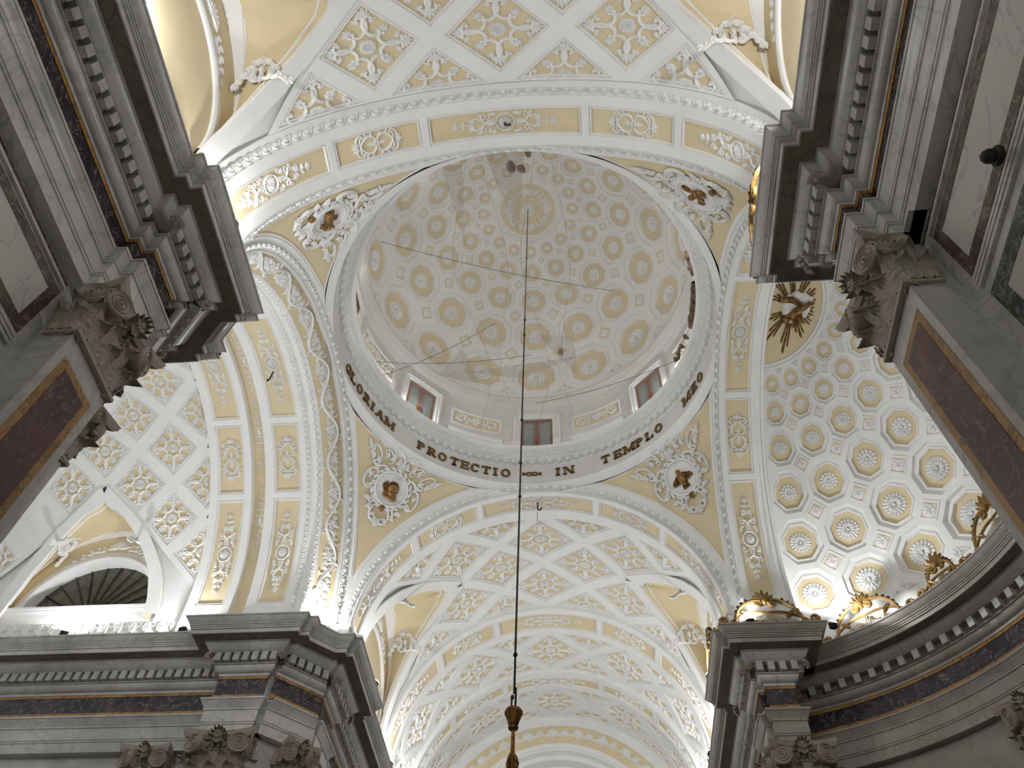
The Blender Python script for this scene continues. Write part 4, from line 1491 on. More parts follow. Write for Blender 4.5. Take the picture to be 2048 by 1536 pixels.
t = thing('crossing_arch', 'right crossing arch before the apse with a single panel row', 'arch', (6.2, 0, 14.25), 'arches under the dome')
for k_ in ('long', 'short', 'tall'):
    STRIPS['x', k_] = strip_design(LS[k_], 'short' if k_ == 'short' else 'long').mesh('strip_relief_' + k_, WHITE, bend('x', 5.05, -.055))
arch_band(t, 'x', 5.42, 6.42, 5.05, 5.4, .15, .12)
archivolt(t, 'x', 1, 5.50)
g = G(); arch_sweep(g, 'x', [(6.42, 5.05), (6.45, 5.05), (6.455, 5.02), (6.54, 5.02), (6.545, 5.05), (6.56, 5.05), (6.565, 5.01), (6.64, 5.01), (6.645, 5.06), (6.66, 6.7)], 64)
g.part('apse_side_moulding', WHITE, t)

# ================================================================ pendentives
pendentive(-135, 'near left pendentive with a gilt ox in its medallion', 'ox', 'brown gilt ox relief')
pendentive(135, 'near right pendentive with a gilt winged figure in its medallion', 'winged_figure', 'brown gilt winged figure relief')
pendentive(-45, 'far left pendentive with a gilt lion in its medallion', 'lion', 'brown gilt lion relief')
pendentive(45, 'far right pendentive with a gilt eagle in its medallion', 'eagle', 'brown gilt eagle relief')

# ================================================================ vaults
vault('nave_vault', 'near nave vault with large lozenge coffers at the top edge', 'y', 5.2, -11.5, -7.0, -9.25, 1.125, 16, 1, 5, 0, [(1, GROIN_N), (-1, GROIN_N)], LOZ)
vault('nave_vault', 'first far nave bay with lozenges between two lunettes', 'y', 5.2, 6.72, 11.22, 8.97, 1.125, 16, 1, 5, 0, [(1, GROIN_N), (-1, GROIN_N)], LOZ)
vault('nave_vault', 'second far nave bay, one lozenge deep', 'y', 5.2, 12.63, 15.07, 13.85, 1.22, 16, 0, 5, 0, [], LOZ2)
vault('nave_vault', 'third and farthest nave bay, smallest lozenges', 'y', 5.2, 16.04, 18.2, 17.12, 1.08, 16, 0, 5, 0, [], LOZ3)
for s0, s1, lab in ((11.22, 12.63, 'panelled rib between first and second far nave bays'), (15.07, 16.04, 'panelled rib between second and third far nave bays'), (-13.0, -11.5, 'panelled rib of the near nave vault')):
    t = thing('vault_rib', lab, 'rib', (0, (s0 + s1) / 2, 14.25), 'panelled ribs of the nave vault')
    arch_band(t, 'y', s0, s1, 5.05, 5.3, .26 if s1 - s0 > 1 else .2, .3 if s1 - s0 > 1 else .2)
g = G(); g.add([p for s in (-13.0, -16.5) for p in [(5.2 * math.sin(D(a)), s, ZC + 5.2 * math.cos(D(a))) for a in range(-90, 91, 6)]], gridf(2, 31))
tag(g.part('ceiling', WHITE), None, None, None, 'structure')
vault('transept_vault', 'left transept vault with lozenge coffers and a fan window lunette', 'x', 4.98, -15.9, -9.47, -12.83, 1.06, 12, 0, 6, 6, [(1, GROIN_T), (-1, GROIN_T)], LOZT, -7)

# end of the nave: face wall with a scroll band round the choir arch
t = thing('choir_arch', 'distant choir arch with a white scroll band at the bottom centre', 'arch', (0, 18.25, 14.25))
g = G(); arch_sweep(g, 'y', [(18.2, 5.3), (18.2, 4.93), (18.17, 4.92), (18.17, 4.80)], 56); arch_sweep(g, 'y', [(18.17, 4.05), (18.14, 4.03), (18.14, 3.98), (18.17, 3.96), (18.17, 3.88), (18.25, 3.86), (18.25, 3.80), (18.6, 3.80), (18.6, 3.6), (19.1, 3.6), (19.1, 3.5), (22.4, 3.5)], 56)
g.part('mouldings', WHITE, t)
g = G(); arch_sweep(g, 'y', [(18.172, 4.82), (18.172, 4.03)], 56); g.part('band_ground', CREAM, t)
sc_ = G()
def wave(a):
    scroll(a, (.05, -.24), (.42, .16), 'S', 8.0, 1, .03, .06, 30)
    palm(a, (.03, .0), PI / 2, .3, 5, 1.8, .06)
    leaf(a, (.03, -.1), PI / 2, .25, .06, .05, 0, 2, 7)
    leaf(a, (.1, -.05), .9, .2, .05, .05, -.5, 2, 7)
mirror(sc_, wave, (1, 0))
palm(sc_, (.47, .1), -PI / 2, .26, 5, 1.8, .06)
for a in range(-80, 81, 13):
    M = Matrix.Translation((4.43 * math.sin(D(a)), 18.165, ZC + 4.43 * math.cos(D(a)))) @ Matrix.Rotation(D(a), 4, 'Y') @ Matrix(((1, 0, 0, 0), (0, 0, -1, 0), (0, 1, 0, 0), (0, 0, 0, 1)))
    put('scroll_relief', sc_.mesh('scroll_relief', WHITE) if a == -80 else bpy.data.meshes['scroll_relief'], t, M)
g = G(); g.add([(-6, 22.4, 0), (6, 22.4, 0), (6, 22.4, 20), (-6, 22.4, 20)], [(0, 1, 2, 3)])
tag(g.part('wall_choir', WHITE), None, None, None, 'structure')

# transept lunette window, sill and carved strip
t = tag(thing('window_1', 'dark half round fan window with thin radiating bars', 'window', (-12.83, 5.6, 15.68)), None, None, None, 'structure')
A = np.linspace(0, PI, 41)
g = G(); g.add([(-12.83, 5.62, 15.60)] + [(-12.83 + 1.9 * math.cos(a), 5.62, 15.60 + 1.9 * math.sin(a)) for a in A], [(0, 1 + i, 2 + i) for i in range(40)])
g.part('pane', DARKPANE, t)
for k in range(1, 13):
    a = PI * k / 13
    g = G(); tube3(g, [(-12.83 + .42 * math.cos(a), 5.58, 15.62 + .42 * math.sin(a)), (-12.83 + 1.87 * math.cos(a), 5.58, 15.62 + 1.87 * math.sin(a))], .022, 5)
    g.part('glazing_bar', IRON, t)
g = G(); tube3(g, [(-12.83 + .42 * math.cos(a), 5.57, 15.62 + .42 * math.sin(a)) for a in np.linspace(0, PI, 17)], .03, 6)
g.part('hub_arc', IRON, t)
t = thing('window_sill', 'white moulded sill ledge under the fan window', 'sill', (-12.83, 5.1, 14.9))
g = G()
P = [(5.9, 15.62), (5.02, 15.62), (5.02, 15.56), (5.05, 15.53), (5.05, 15.48), (5.09, 15.44), (5.12, 15.43), (5.12, 14.9), (5.2, 14.7)]
g.add([(x, y, z) for x in (-15.2, -10.45) for y, z in P], gridf(2, len(P)))
g.add([(-10.45, y, z) for y, z in P] , [tuple(range(len(P)))])
g.part('ledge', WHITE, t)
g = G(); box(g, (-12.7, 5.32, 14.75), (6.5, .3, 1.0)); g.part('attic_block', WHITE, t)
t = thing('carved_leaf_strip', 'white carved acanthus strip on top of the transept cornice', 'carved strip', (-12.5, 5.0, 14.26))
g = G(); box(g, (-12.7, 5.1, 14.62), (6.6, .14, .74)); g.part('backing', WHITE, t)
for k in range(17):
    g = G()
    x = -15.8 + .38 * k
    for s in (1, -1):
        leaf(g, (0, -.16), PI / 2 - s * .5, .34, .07, .07, s * 1.2, 3, 9)
    scroll(g, (.02, -.12), (.19, .1), 'S', 6, 1, .02, .05, 20)
    g.part('acanthus_leaf', WHITE, t, Matrix.Translation((x, 5.025, 14.81)) @ Matrix(((1, 0, 0, 0), (0, 0, -1, 0), (0, 1, 0, 0), (0, 0, 0, 1))))
for k, (x, y, sx, sy) in enumerate(((-5.15, 5.25, .5, .4), (-4.85, 5.7, .35, .35), (5.15, 5.25, .5, .4))):
    t = thing('impost_block', ['white carved block at the foot of the far left pendentive', 'smaller white block beside the far left pendentive foot', 'white carved block at the foot of the far right pendentive'][k], 'block', (x, y, 14.25))
    g = G(); box(g, (x, y, 14.45), (sx, sy, .4)); box(g, (x, y, 14.68), (sx + .08, sy + .08, .06)); g.part('block', WHITE, t)
    g = G(); a = G(); rosette(a, (0, 0), .11, ((1, 8),), .04); g.addg(a, lambda V: np.c_[V[:, 0] + x, -V[:, 2] + y - sy / 2, V[:, 1] + 14.45]); g.part('rosette', WHITE, t)
t = thing('carved_impost', 'low carved white strip on top of the lower left pier', 'block', (-7.3, 4.4, 14.26))
g = G(); box(g, (-7.35, 4.75, 14.45), (1.6, .4, .42)); box(g, (-7.35, 4.72, 14.68), (1.7, .5, .05)); g.part('block', WHITE, t)
for k in range(6):
    g = G(); a = G(); shell(a, (0, -.06), .13, 9, .05, .1, PI - .1); g.addg(a, lambda V: np.c_[V[:, 0] - 7.98 + .25 * k, -V[:, 2] + 4.545, V[:, 1] + 14.47]); g.part('carved_shell', WHITE, t)
# ================================================================ the ring under the dome with its lettering
def ring_sweep(g, prof, n=128):
    lathe(g, prof, (0, 0, 0), n)
def ring_frames(r, z, n, tilt):
    out = []
    for k in range(n):
        a = 2 * PI * (k + .5) / n
        rad = np.array((math.sin(a), math.cos(a), 0)); tg = np.array((math.cos(a), -math.sin(a), 0)); up = np.array((0, 0, 1.))
        nn = -rad * math.cos(D(tilt)) - up * math.sin(D(tilt))
        e2 = up * math.cos(D(tilt)) - rad * math.sin(D(tilt))
        out.append((rad * r + up * z, tg, e2, nn))
    return out
t = thing('dome_cornice', 'round cream cornice ring with gilt lettering under the dome', 'cornice', (0, 0, 20.2))
g = G(); ring_sweep(g, [(5.585, 20.06), (5.56, 20.20), (5.50, 20.235), (5.50, 20.29), (5.46, 20.30), (5.44, 20.33)]); g.part('lower_moulding', WHITE, t)
g = G(); ring_sweep(g, [(5.44, 20.33), (5.44, 21.16)]); g.part('lettered_frieze', GREYW, t)
g = G(); ring_sweep(g, [(5.44, 21.16), (5.41, 21.17), (5.41, 21.20), (5.44, 21.205), (5.44, 21.23), (5.42, 21.27), (5.33, 21.37), (5.28, 21.395), (5.265, 21.40), (5.265, 21.43), (5.22, 21.435), (5.185, 21.455), (5.18, 21.49), (5.165, 21.50), (5.14, 21.56), (5.10, 21.565), (5.10, 21.60), (5.06, 21.61), (5.02, 21.66), (5.0, 21.70), (5.0, 21.735), (5.6, 21.76)])
g.part('upper_moulding', WHITE, t)
g = G(); row(g, egg_unit(.30, .21), ring_frames(5.375, 21.31, 113, 45)); row(g, leaf_unit(.155, .1), ring_frames(5.155, 21.525, 208, 30))
tag(g.part('egg_and_leaf_rows', WHITE, t), kind='stuff')

# slab serif capitals
def letter(ch):
    h, w, s, q = .36, .26, .085, .05
    B = []                                                      # (polygon) pieces
    def bar(x0, y0, x1, y1, th):
        d = np.array((x1 - x0, y1 - y0)); d = d / np.linalg.norm(d); nn = np.array((-d[1], d[0])) * th / 2
        B.append([np.array((x0, y0)) - nn, np.array((x1, y1)) - nn, np.array((x1, y1)) + nn, np.array((x0, y0)) + nn])
    def serif(x, y, ww=.15):
        B.append([np.array(p) for p in ((x - ww / 2, y - q / 2), (x + ww / 2, y - q / 2), (x + ww / 2, y + q / 2), (x - ww / 2, y + q / 2))])
    def bowl(cx, cy, rx, ry, a0, a1, th):
        A = np.linspace(D(a0), D(a1), 15)
        for i in range(14):
            B.append([np.array((cx + (rx * k) * math.cos(a), cy + (ry * j) * math.sin(a))) for a, k, j in ((A[i], 1, 1), (A[i + 1], 1, 1), (A[i + 1], 1 - th / rx, 1 - th * .55 / ry), (A[i], 1 - th / rx, 1 - th * .55 / ry))])
    t_, b_ = h / 2, -h / 2
    st = lambda x: (bar(x, b_, x, t_, s), serif(x, t_ - q / 2), serif(x, b_ + q / 2))
    if ch == 'I': st(0)
    if ch in 'LTEPRMN':
        if ch == 'T':
            st(0); B.pop(1); bar(-.15, t_ - .025, .15, t_ - .025, .05); serif(-.13, t_ - .06, .05); serif(.13, t_ - .06, .05)
        elif ch in 'MN':
            v = .13 if ch == 'N' else .16
            bar(-v, b_, -v, t_, .05 if ch == 'N' else .06); bar(v, b_, v, t_, .055 if ch == 'N' else .085)
            for x in (-v, v):
                serif(x, b_ + q / 2, .13)
            serif(-v - .01, t_ - q / 2, .12); serif(v + .01, t_ - q / 2, .12)
            if ch == 'N': bar(-v + .01, t_, v - .01, b_, .085)
            else: bar(-v + .01, t_, 0, b_ + .03, .08); bar(v - .01, t_, 0, b_ + .03, .05)
        else:
            st(-.08)
            if ch in 'LE':
                bar(-.08, b_ + .025, .14, b_ + .025, .05); serif(.13, b_ + .07, .045)
                B.append([np.array(p) for p in ((.10, b_), (.15, b_), (.15, b_ + .12), (.12, b_ + .12))])
            if ch == 'E':
                bar(-.08, t_ - .025, .13, t_ - .025, .05); bar(-.08, 0, .08, 0, .045)
                B.append([np.array(p) for p in ((.10, t_), (.145, t_), (.145, t_ - .11), (.115, t_ - .11))])
                B.append([np.array(p) for p in ((.06, .06), (.09, .06), (.09, -.06), (.06, -.06))])
            if ch in 'PR':
                bowl(-.02, .085, .15, .095, -90, 90, .07); bar(-.08, t_ - .024, 0, t_ - .024, .045); bar(-.08, .0, 0, .0, .04)
            if ch == 'R':
                bar(.0, .0, .13, b_ + .02, .08); serif(.14, b_ + q / 2, .1)
    if ch == 'O': bowl(0, 0, .155, .185, 0, 360, .08)
    if ch == 'C': bowl(0, 0, .155, .185, 45, 315, .08); serif(.105, .12, .04); B.append([np.array(p) for p in ((.09, t_), (.125, t_), (.125, .06), (.10, .06))])
    if ch == 'G':
        bowl(0, 0, .155, .185, 45, 320, .08); bar(.11, b_ + .02, .11, -.01, .07); serif(.1, -.01, .15); B.append([np.array(p) for p in ((.09, t_), (.125, t_), (.125, .06), (.10, .06))])
    if ch == 'A':
        bar(-.13, b_, 0, t_, .05); bar(.13, b_, 0, t_, .09); bar(-.08, -.06, .08, -.06, .04); serif(-.13, b_ + q / 2, .12); serif(.13, b_ + q / 2, .14)
    if ch == '*':
        for s_ in (1, -1):
            P = scroll_path((.02 * s_, 0), (.16 * s_, 0), 'C', 5, 1, 16)
            for i in range(15): bar(*P[i], *P[i + 1], .03)
            for v in (1, -1):
                for i in range(8):
                    a0, a1 = PI * i / 8, PI * (i + 1) / 8
                    bar(s_ * (.09 - .09 * math.cos(a0)), v * .075 * math.sin(a0), s_ * (.09 - .09 * math.cos(a1)), v * .075 * math.sin(a1), .028)
            for dy in (-.06, 0, .06): bar(s_ * .17, 0, s_ * .31, dy, .03)
    g = G()
    for p in B:
        p = np.array(p); n = len(p)
        g.add(np.concatenate([np.c_[p, np.full(n, .04)], np.c_[p, np.zeros(n)]]), [tuple(range(n))] + [(i, (i + 1) % n, n + (i + 1) % n, n + i) for i in range(n)])
    return g
LETTERS = {}
TXT = list(zip('GLORIAM', (-79.6, -76, -71.6, -67.4, -63.9, -60.2, -55.4))) + list(zip('PROTECTIO', (-41.7, -37.6, -33.4, -28.9, -25.1, -21.4, -17.5, -14.3, -10.7))) + [('*', -1.6)] + list(zip('IN', (7.4, 11.2))) + list(zip('TEMPLO', (24.5, 29.1, 33.5, 37.7, 41.8, 46.0))) + list(zip('MEO', (60.4, 65.0, 69.2)))
for ch, az in TXT:
    if ch not in LETTERS:
        LETTERS[ch] = letter(ch).mesh('letter_' + ch.lower() if ch != '*' else 'scroll_ornament', LETTER)
    a = D(az)
    M = fmat((5.435 * math.sin(a), 5.435 * math.cos(a), 20.79), (math.cos(a), -math.sin(a), 0), (0, 0, 1), (-math.sin(a), -math.cos(a), 0))
    put('gilt_letter' if ch != '*' else 'scroll_ornament', LETTERS[ch], t, M)
for k in range(5):
    a0 = D(-104 + 5.2 * k)
    g = G(); tube3(g, [(5.47 * math.sin(a0 + D(q)), 5.47 * math.cos(a0 + D(q)), 20.27) for q in np.linspace(0, 4.2, 5)], .022, 5)
    g.part('dark_bar', IRON, t)  # short dark bars along the foot of the frieze

# ================================================================ drum
def drum(t, V, r=5.55):
    a = V[:, 0] / r
    rr = r - V[:, 2]
    return np.c_[rr * np.sin(a), rr * np.cos(a), V[:, 1]]
t = thing('dome_drum', 'low round drum with framed relief panels between the small windows', 'drum', (0, 0, 21.75), None)
g = G(); ring_sweep(g, [(5.6, 21.74), (5.55, 21.76), (5.55, 24.3)], 96); g.part('drum_wall', GREYW, t)
g = G(); ring_sweep(g, [(5.55, 24.22), (5.52, 24.24), (5.52, 24.32), (5.48, 24.34), (5.48, 24.42), (5.44, 24.46), (5.40, 24.56), (5.36, 24.60), (5.36, 24.66), (5.33, 24.68), (5.30, 24.78), (5.28, 24.80), (5.28, 24.90), (5.30, 24.93), (5.36, 24.96), (5.40, 24.98)], 96)
g.part('springing_moulding', GREYW, t)
RIN = rinceau_panel(1.5, .5)
rin_me = RIN.mesh('rinceau_relief', WHITE, lambda V: drum(None, V * np.array([1, 1, 1]) + np.array([0, 23.28, .03])))
def framed(w0, h0, z0):
    g = G()
    n = 12
    rect = lambda w, h: np.array([(-w + 2 * w * i / n, -h) for i in range(n)] + [(w, -h + 2 * h * i / 4) for i in range(4)] + [(w - 2 * w * i / n, h) for i in range(n)] + [(-w, h - 2 * h * i / 4) for i in range(4)])
    L = [np.c_[rect(w0 / 2 - q, h0 / 2 - q), np.full(32, z)] for q, z in ((0, 0), (.0, .05), (.03, .07), (.06, .05), (.08, .02), (.08, .025))]
    V = np.concatenate(L) + np.array([0, z0, 0])
    g.add(drum(None, V), gridf(6, 32, False, True))
    p = G(); W = np.concatenate([L[-1], L[-1] * np.array([1, 0.0, 1])]) + np.array([0, z0, 0])
    p.add(drum(None, W), gridf(2, 32, False, True))
    return g, p
fr_, pn_ = framed(1.84, .80, 23.28)
fr_, pn_ = fr_.mesh('drum_panel', WHITE), pn_.mesh('panel', CREAM)
g = G()
g.add(drum(None, np.array([(x, z, d) for x in np.linspace(-.98, .98, 13) for z, d in ((22.62, 0), (22.62, .06), (22.56, .09), (22.52, .04), (22.48, 0))])), gridf(13, 5))
dado_ = g.mesh('dado_rail', WHITE)
for k in range(8):
    W = Matrix.Rotation(-D(22.5 + 45 * k), 4, 'Z')
    f = put('drum_panel', fr_, t, W)
    put('panel', pn_, f, W); put('rinceau_relief', rin_me, f, W); put('dado_rail', dado_, t, W)
WIN_TXT = ['centre drum window with brown casement, right of the hanging cable', 'right drum window with brown casement above the word TEMPLO', None, None, None, None, None, 'left drum window with brown casement above the word GLORIAM']
for k in range(8):
    az = 45 * k
    W = Matrix.Rotation(-D(az), 4, 'Z')
    t = thing('window_%d' % (k + 2), WIN_TXT[k] or 'drum window, hidden from below behind the cornice ring', 'window', (5.5 * math.sin(D(az)), 5.5 * math.cos(D(az)), 21.75), None, 'structure')
    top = lambda x, w, h, rise: h + rise * (1 - (x / w) ** 2)
    def outline(w, h, rise):
        xs = np.linspace(-w, w, 11)
        return [(-w, 21.75), (-w, (21.75 + h) / 2)] + [(x, top(x, w, h, rise)) for x in xs] + [(w, (21.75 + h) / 2), (w, 21.75)]
    g = G()
    R = [np.c_[np.array(outline(*o)), np.full(15, d)] for o, d in (((.84, 23.98, .13), 0), ((.84, 23.98, .13), .10), ((.76, 23.93, .12), .12), ((.74, 23.92, .11), .08), ((.66, 23.86, .10), .09), ((.62, 23.82, .09), .05), ((.56, 23.78, .08), .05), ((.55, 23.77, .08), .012))]
    g.add(drum(None, np.stack(R, 1).reshape(-1, 3)), gridf(15, 8))
    g.part('window_frame', WHITE, t, W)
    g = G(); O = np.array(outline(.55, 23.77, .0)); n = len(O)
    g.add(drum(None, np.concatenate([np.c_[O, np.full(n, .012)], [[0, 22.6, .012]]])), [(i, i + 1, n) for i in range(n - 1)])
    g.part('pane', PANE, t, W)
    g = G()
    for x in (-.515, -.055, .055, .515):
        box(g, (x, 22.75, .03), (.085, 2.04, .05))
    for z in (23.72,):
        box(g, (0, z, .03), (1.1, .1, .05))
    g.part('casement', WOOD, t, W, lambda V: drum(None, V))

# ================================================================ dome
ZD, RD = 24.5, 5.4
def SD(u, v, h):
    return ((RD - h) * math.cos(v) * math.sin(u), (RD - h) * math.cos(v) * math.cos(u), ZD + (RD - h) * math.sin(v))
t = thing('dome', 'large white dome interior with five rings of cream octagon coffers', 'dome', (0, 0, ZD))
EB = [7.2, 27.6, 44.9, 58.2, 68.2, 75.6]
g = G(); g.add([SD(D(a), D(e), 0.0) for e in (4.6, 7.2) for a in range(0, 360, 5)], gridf(2, 72, False, True)); g.part('base_band', WHITE, t)
rs = (.30, .26, .21, .155, .11)
for j in range(5):
    e0, e1 = D(EB[j]), D(EB[j + 1])
    wide = D(11.25)
    for k in range(16):
        u = D(22.5 * k)
        f, uc, vc = oct_coffer(SD, u - wide, u + wide, e0, e1, (WHITE, CREAM), t, [1.5, 1.25, 1.0, .75, .55][j], .9 if j < 4 else .86)
        p, a, b, n = surf_frame(SD, uc, vc, -.13 * [1.5, 1.25, 1.0, .75, .55][j])
        put('rosette', ROSES[[0, 1, 2, 3, 4][j]], f, fmat(p, a, b, n, [.36, .29, .235, .16, .11][j]))
        if j > 0:
            half = D(22.5) * math.cos(e0) * RD * .155
            square_panel(SD, u + wide, e0, half / (RD * math.cos(e0)), half / RD, t, ROSE_SQ, half * .62)
        else:
            square_panel(SD, u + wide, e0 + .0, D(22.5) * .2, D(22.5) * .19, t, ROSE_SQ, .14, 1)
g = G(); lathe(g, [(RD * math.cos(D(75.6)), ZD + RD * math.sin(D(75.6))), (1.33, ZD + RD * math.sin(D(75.6)) - .01), (1.31, 29.70), (1.26, 29.69), (1.24, 29.73), (1.20, 29.73), (1.18, 29.70), (1.13, 29.70), (1.12, 29.76), (1.07, 29.77), (1.04, 29.80)], n=64); g.part('crown_ring', WHITE, t)
g = G(); lathe(g, [(1.05, 29.80), (.6, 29.84), (.0, 29.86)], n=48); g.part('crown_field', CREAM, t)
g = G(); shell(g, (0, 0), .27, 18, .09)
for k in range(4):
    a_ = G()
    scroll(a_, (.46, -.24), (.46, .24), 'C', 7.4, 1, .05, .08, 30)
    for q in (-.5, -.2, .2, .5):
        leaf(a_, (.55, q * .5), q * 1.5, .34, .07, .07, q, 3, 9)
    palm(a_, (.62, 0), 0, .34, 7, 2.2, .07)
    leaf(a_, (.42, .42), PI / 4, .36, .07, .06, .3, 3, 9)
    c_, s_ = math.cos(k * PI / 2), math.sin(k * PI / 2)
    g.addg(a_, lambda V: np.c_[V[:, 0] * c_ - V[:, 1] * s_, V[:, 0] * s_ + V[:, 1] * c_, V[:, 2]])
g.part('crown_rosette', WHITE, t, None, lambda V: np.c_[V[:, 0], V[:, 1], 29.84 - V[:, 2]])

# ================================================================ apse
AX, AA, AB, AC = 7.0, 4.99, 6.38, 6.525
def SA(u, v, h):
    return (AX + (AA - h) * math.cos(v) * math.sin(u), (AB - h) * math.cos(v) * math.cos(u), ZC + (AC - h) * math.sin(v))
t = thing('apse_vault', 'white apse half dome at right with deep octagon coffers and a dove panel', 'vault', (9, 0, ZC))
EA = [4.6, 17.9, 31.4, 44.2, 55.0, 63.5, 70.6]
W11 = D(180 / 11)
g = G(); g.add([SA(D(a), D(4.6), 0.0) for a in range(-2, 183, 4)] + [(q[0], q[1], 14.2) for q in [SA(D(a), D(4.6), 0.0) for a in range(-2, 183, 4)]], gridf(2, 47)); g.part('base_band', WHITE, t)
dp = (1.5, 1.4, 1.25, 1.0, .8, .6)
for j in range(6):
    e0, e1 = D(EA[j]), D(EA[j + 1])
    for k in range(11):
        u = W11 * (k + .5)
        f, uc, vc = oct_coffer(SA, u - W11 / 2, u + W11 / 2, e0, e1, (WHITE, CREAM), t, dp[j], .88)
        p, a, b, n = surf_frame(SA, uc, vc, -.13 * dp[j])
        sz = min(np.linalg.norm(np.array(SA(uc + W11 / 2, vc, 0)) - np.array(SA(uc, vc, 0))), np.linalg.norm(np.array(SA(uc, e1, 0)) - np.array(SA(uc, vc, 0))))
        put('rosette', ROSES[(0, 0, 1, 1, 3, 4)[j]], f, fmat(p, a, b, n, sz * (.47, .45, .42, .42, .38, .36)[j]))
        if k < 10:
            if j > 0:
                du = W11 * .18
                dv = (D(EA[j + 1]) - D(EA[j - 1])) / 2 * .17
                hw = np.linalg.norm(np.array(SA(u + W11 / 2 + du, e0, 0)) - np.array(SA(u + W11 / 2, e0, 0)))
                square_panel(SA, u + W11 / 2, e0, du, dv, t, ROSE_SQ, hw * .8)
            else:
                square_panel(SA, u + W11 / 2, e0, W11 * .22, D(2.6), t, ROSE_SQ, .2, 1)
            if j == 5:
                square_panel(SA, u + W11 / 2, e1, W11 * .2, -D(1.6), t, ROSE_SQ, .07, 1)
def plan(V):
    q = np.sqrt(np.maximum(0, 1 - ((V[:, 0] - AX) / AA) ** 2 - (V[:, 1] / AB) ** 2))
    return np.c_[V[:, 0], V[:, 1], ZC + AC * q - V[:, 2]]
g = G()
R_ = []
for e, h in ((70.6, 0), (71.1, .0), (71.2, .05), (71.8, .07), (72.2, .03), (72.5, .05), (72.9, .05), (73.1, .01)):
    R_.append([SA(D(a), D(e), h) for a in np.linspace(-3, 183, 60)])
g.add(np.array(R_).reshape(-1, 3), gridf(8, 60)); g.part('dove_panel_rim', WHITE, t)
g = G(); g.add(np.array([[SA(D(a), D(e), 0.012) for a in np.linspace(-5, 185, 48)] for e in (73.1, 77, 81, 85, 89.9)]).reshape(-1, 3), gridf(5, 48)); g.part('dove_panel', CREAM, t)

t = thing('holy_dove', 'gilt dove with rays on white clouds on the cream panel at right', 'dove relief', (7.72, .1, 21.3))
dc = np.array((7.74, .06))
g = G()
for x, y, r in ((.0, .28, .2), (-.16, .16, .17), (.1, .36, .16), (.24, .2, .15), (-.1, -.22, .2), (.02, -.36, .16), (.2, -.3, .18), (.32, -.12, .15), (-.2, -.05, .15), (.3, .06, .14), (.05, .05, .26), (-.05, .42, .12), (.36, -.28, .11)):
    blob(g, (dc[0] + x, dc[1] + y, .03), (r, r, .12), 10, 6)
g.part('clouds', WHITE, t, None, plan)
for ang in (-150, -124, -100, -76, -52, -26, 0, 26, 50, 74, 98, 122, 146):
    a = D(ang); d = np.array((math.cos(a), math.sin(a))); nn = np.array((-d[1], d[0]))
    lim = 0.0                                                   # stay inside the half disc
    while lim < 2.2:
        p = dc + d * (lim + .02)
        if p[0] < 7.03 or ((p[0] - AX) / 1.36) ** 2 + (p[1] / 1.74) ** 2 > 1: break
        lim += .02
    r = G()
    for off, l, w in ((0, 1.0, .034), (.05, .72, .028), (-.05, .80, .028)):
        L = .40 + (lim - .46) * l
        if L < .5: continue
        s0 = dc + d * .36 + nn * off * .6
        s1 = dc + d * L + nn * off * 1.9
        r.add([(*(s0 - nn * .014), .02), (*(s0 + nn * .014), .02), (*(s1 + nn * w - d * .07), .02), (*s1, .03), (*(s1 - nn * w), .02), (*s0, .05), (*(s1 - d * .05), .06)], [(0, 5, 6, 4), (5, 1, 2, 6), (4, 6, 3), (6, 2, 3), (0, 1, 5)])
    if r.n: r.part('ray', BRONZE, t, None, plan)
g = G()
tube3(g, [(7.50, .34, .12), (7.62, .27, .15), (7.78, .12, .19), (7.95, -.02, .18), (8.06, -.10, .18), (8.16, -.17, .17)], [.03, .06, .11, .10, .06, .03], 9)
blob(g, (8.1, -.14, .19), (.075, .07, .06), 8, 6)
tube3(g, [(8.14, -.165, .18), (8.23, -.22, .17)], [.03, .005], 6)
for q in (-.25, 0, .25):
    leaf(g, (7.62, .27), 2.45 + q, .28, .05, .14, 0, 4, 8, base=.08)
g.part('body', BRONZE, t, None, plan)
for nm, base, ang, curl in (('wing', (7.86, -.04), -2.25, -1.0), ('wing', (7.84, .16), 1.15, 1.25)):
    g = G()
    for k in range(7):
        q = k / 6
        leaf(g, (base[0] - .045 * k, base[1] + .012 * k * (1 if curl > 0 else -1)), ang + (.10 * k) * (1 if curl > 0 else -1) * .6, .62 - .05 * k, .07, .2 - .012 * k, curl, 5, 12, base=.1)
    leaf(g, base, ang - .05 * np.sign(curl), .5, .1, .24, curl * .8, 6, 12, base=.12)
    g.part(nm, BRONZE, t, None, plan)

# ================================================================ gilded crestings
def wallM(x, y, z, ang):
    return Matrix.Translation((x, y, z)) @ Matrix.Rotation(ang, 4, 'Z')
cresting('gilded scroll pediment on top of the far right pier', wallM(5.88, 4.98, 14.26, 0), 'big')
cresting('gilded cresting seen edge-on along the nave side of the far right pier', wallM(4.56, 6.5, 14.26, PI / 2), 'side')
cresting('gilded cresting seen edge-on by the bright lamp at upper right', wallM(4.6, -5.9, 14.26, PI / 2), 'side')
for k, (a, key) in enumerate(((52, 'big'), (33.5, 'low'), (17, 'big'), (-2, 'low'), (-19, 'big'))):
    r_ = 6.45 + .16
    lab = ['tall gilded cresting on the apse cornice nearest the far right pier', 'low gilded cresting on the apse cornice, first right of the tall one', 'tall gilded cresting in the middle of the apse cornice', 'low gilded cresting on the apse cornice next to the red pilaster', 'last gilded cresting behind the near right pilaster'][k]
    cresting(lab, wallM(4.26 + r_ * math.cos(D(a)), r_ * math.sin(D(a)), 14.26, D(a) - PI / 2), key)

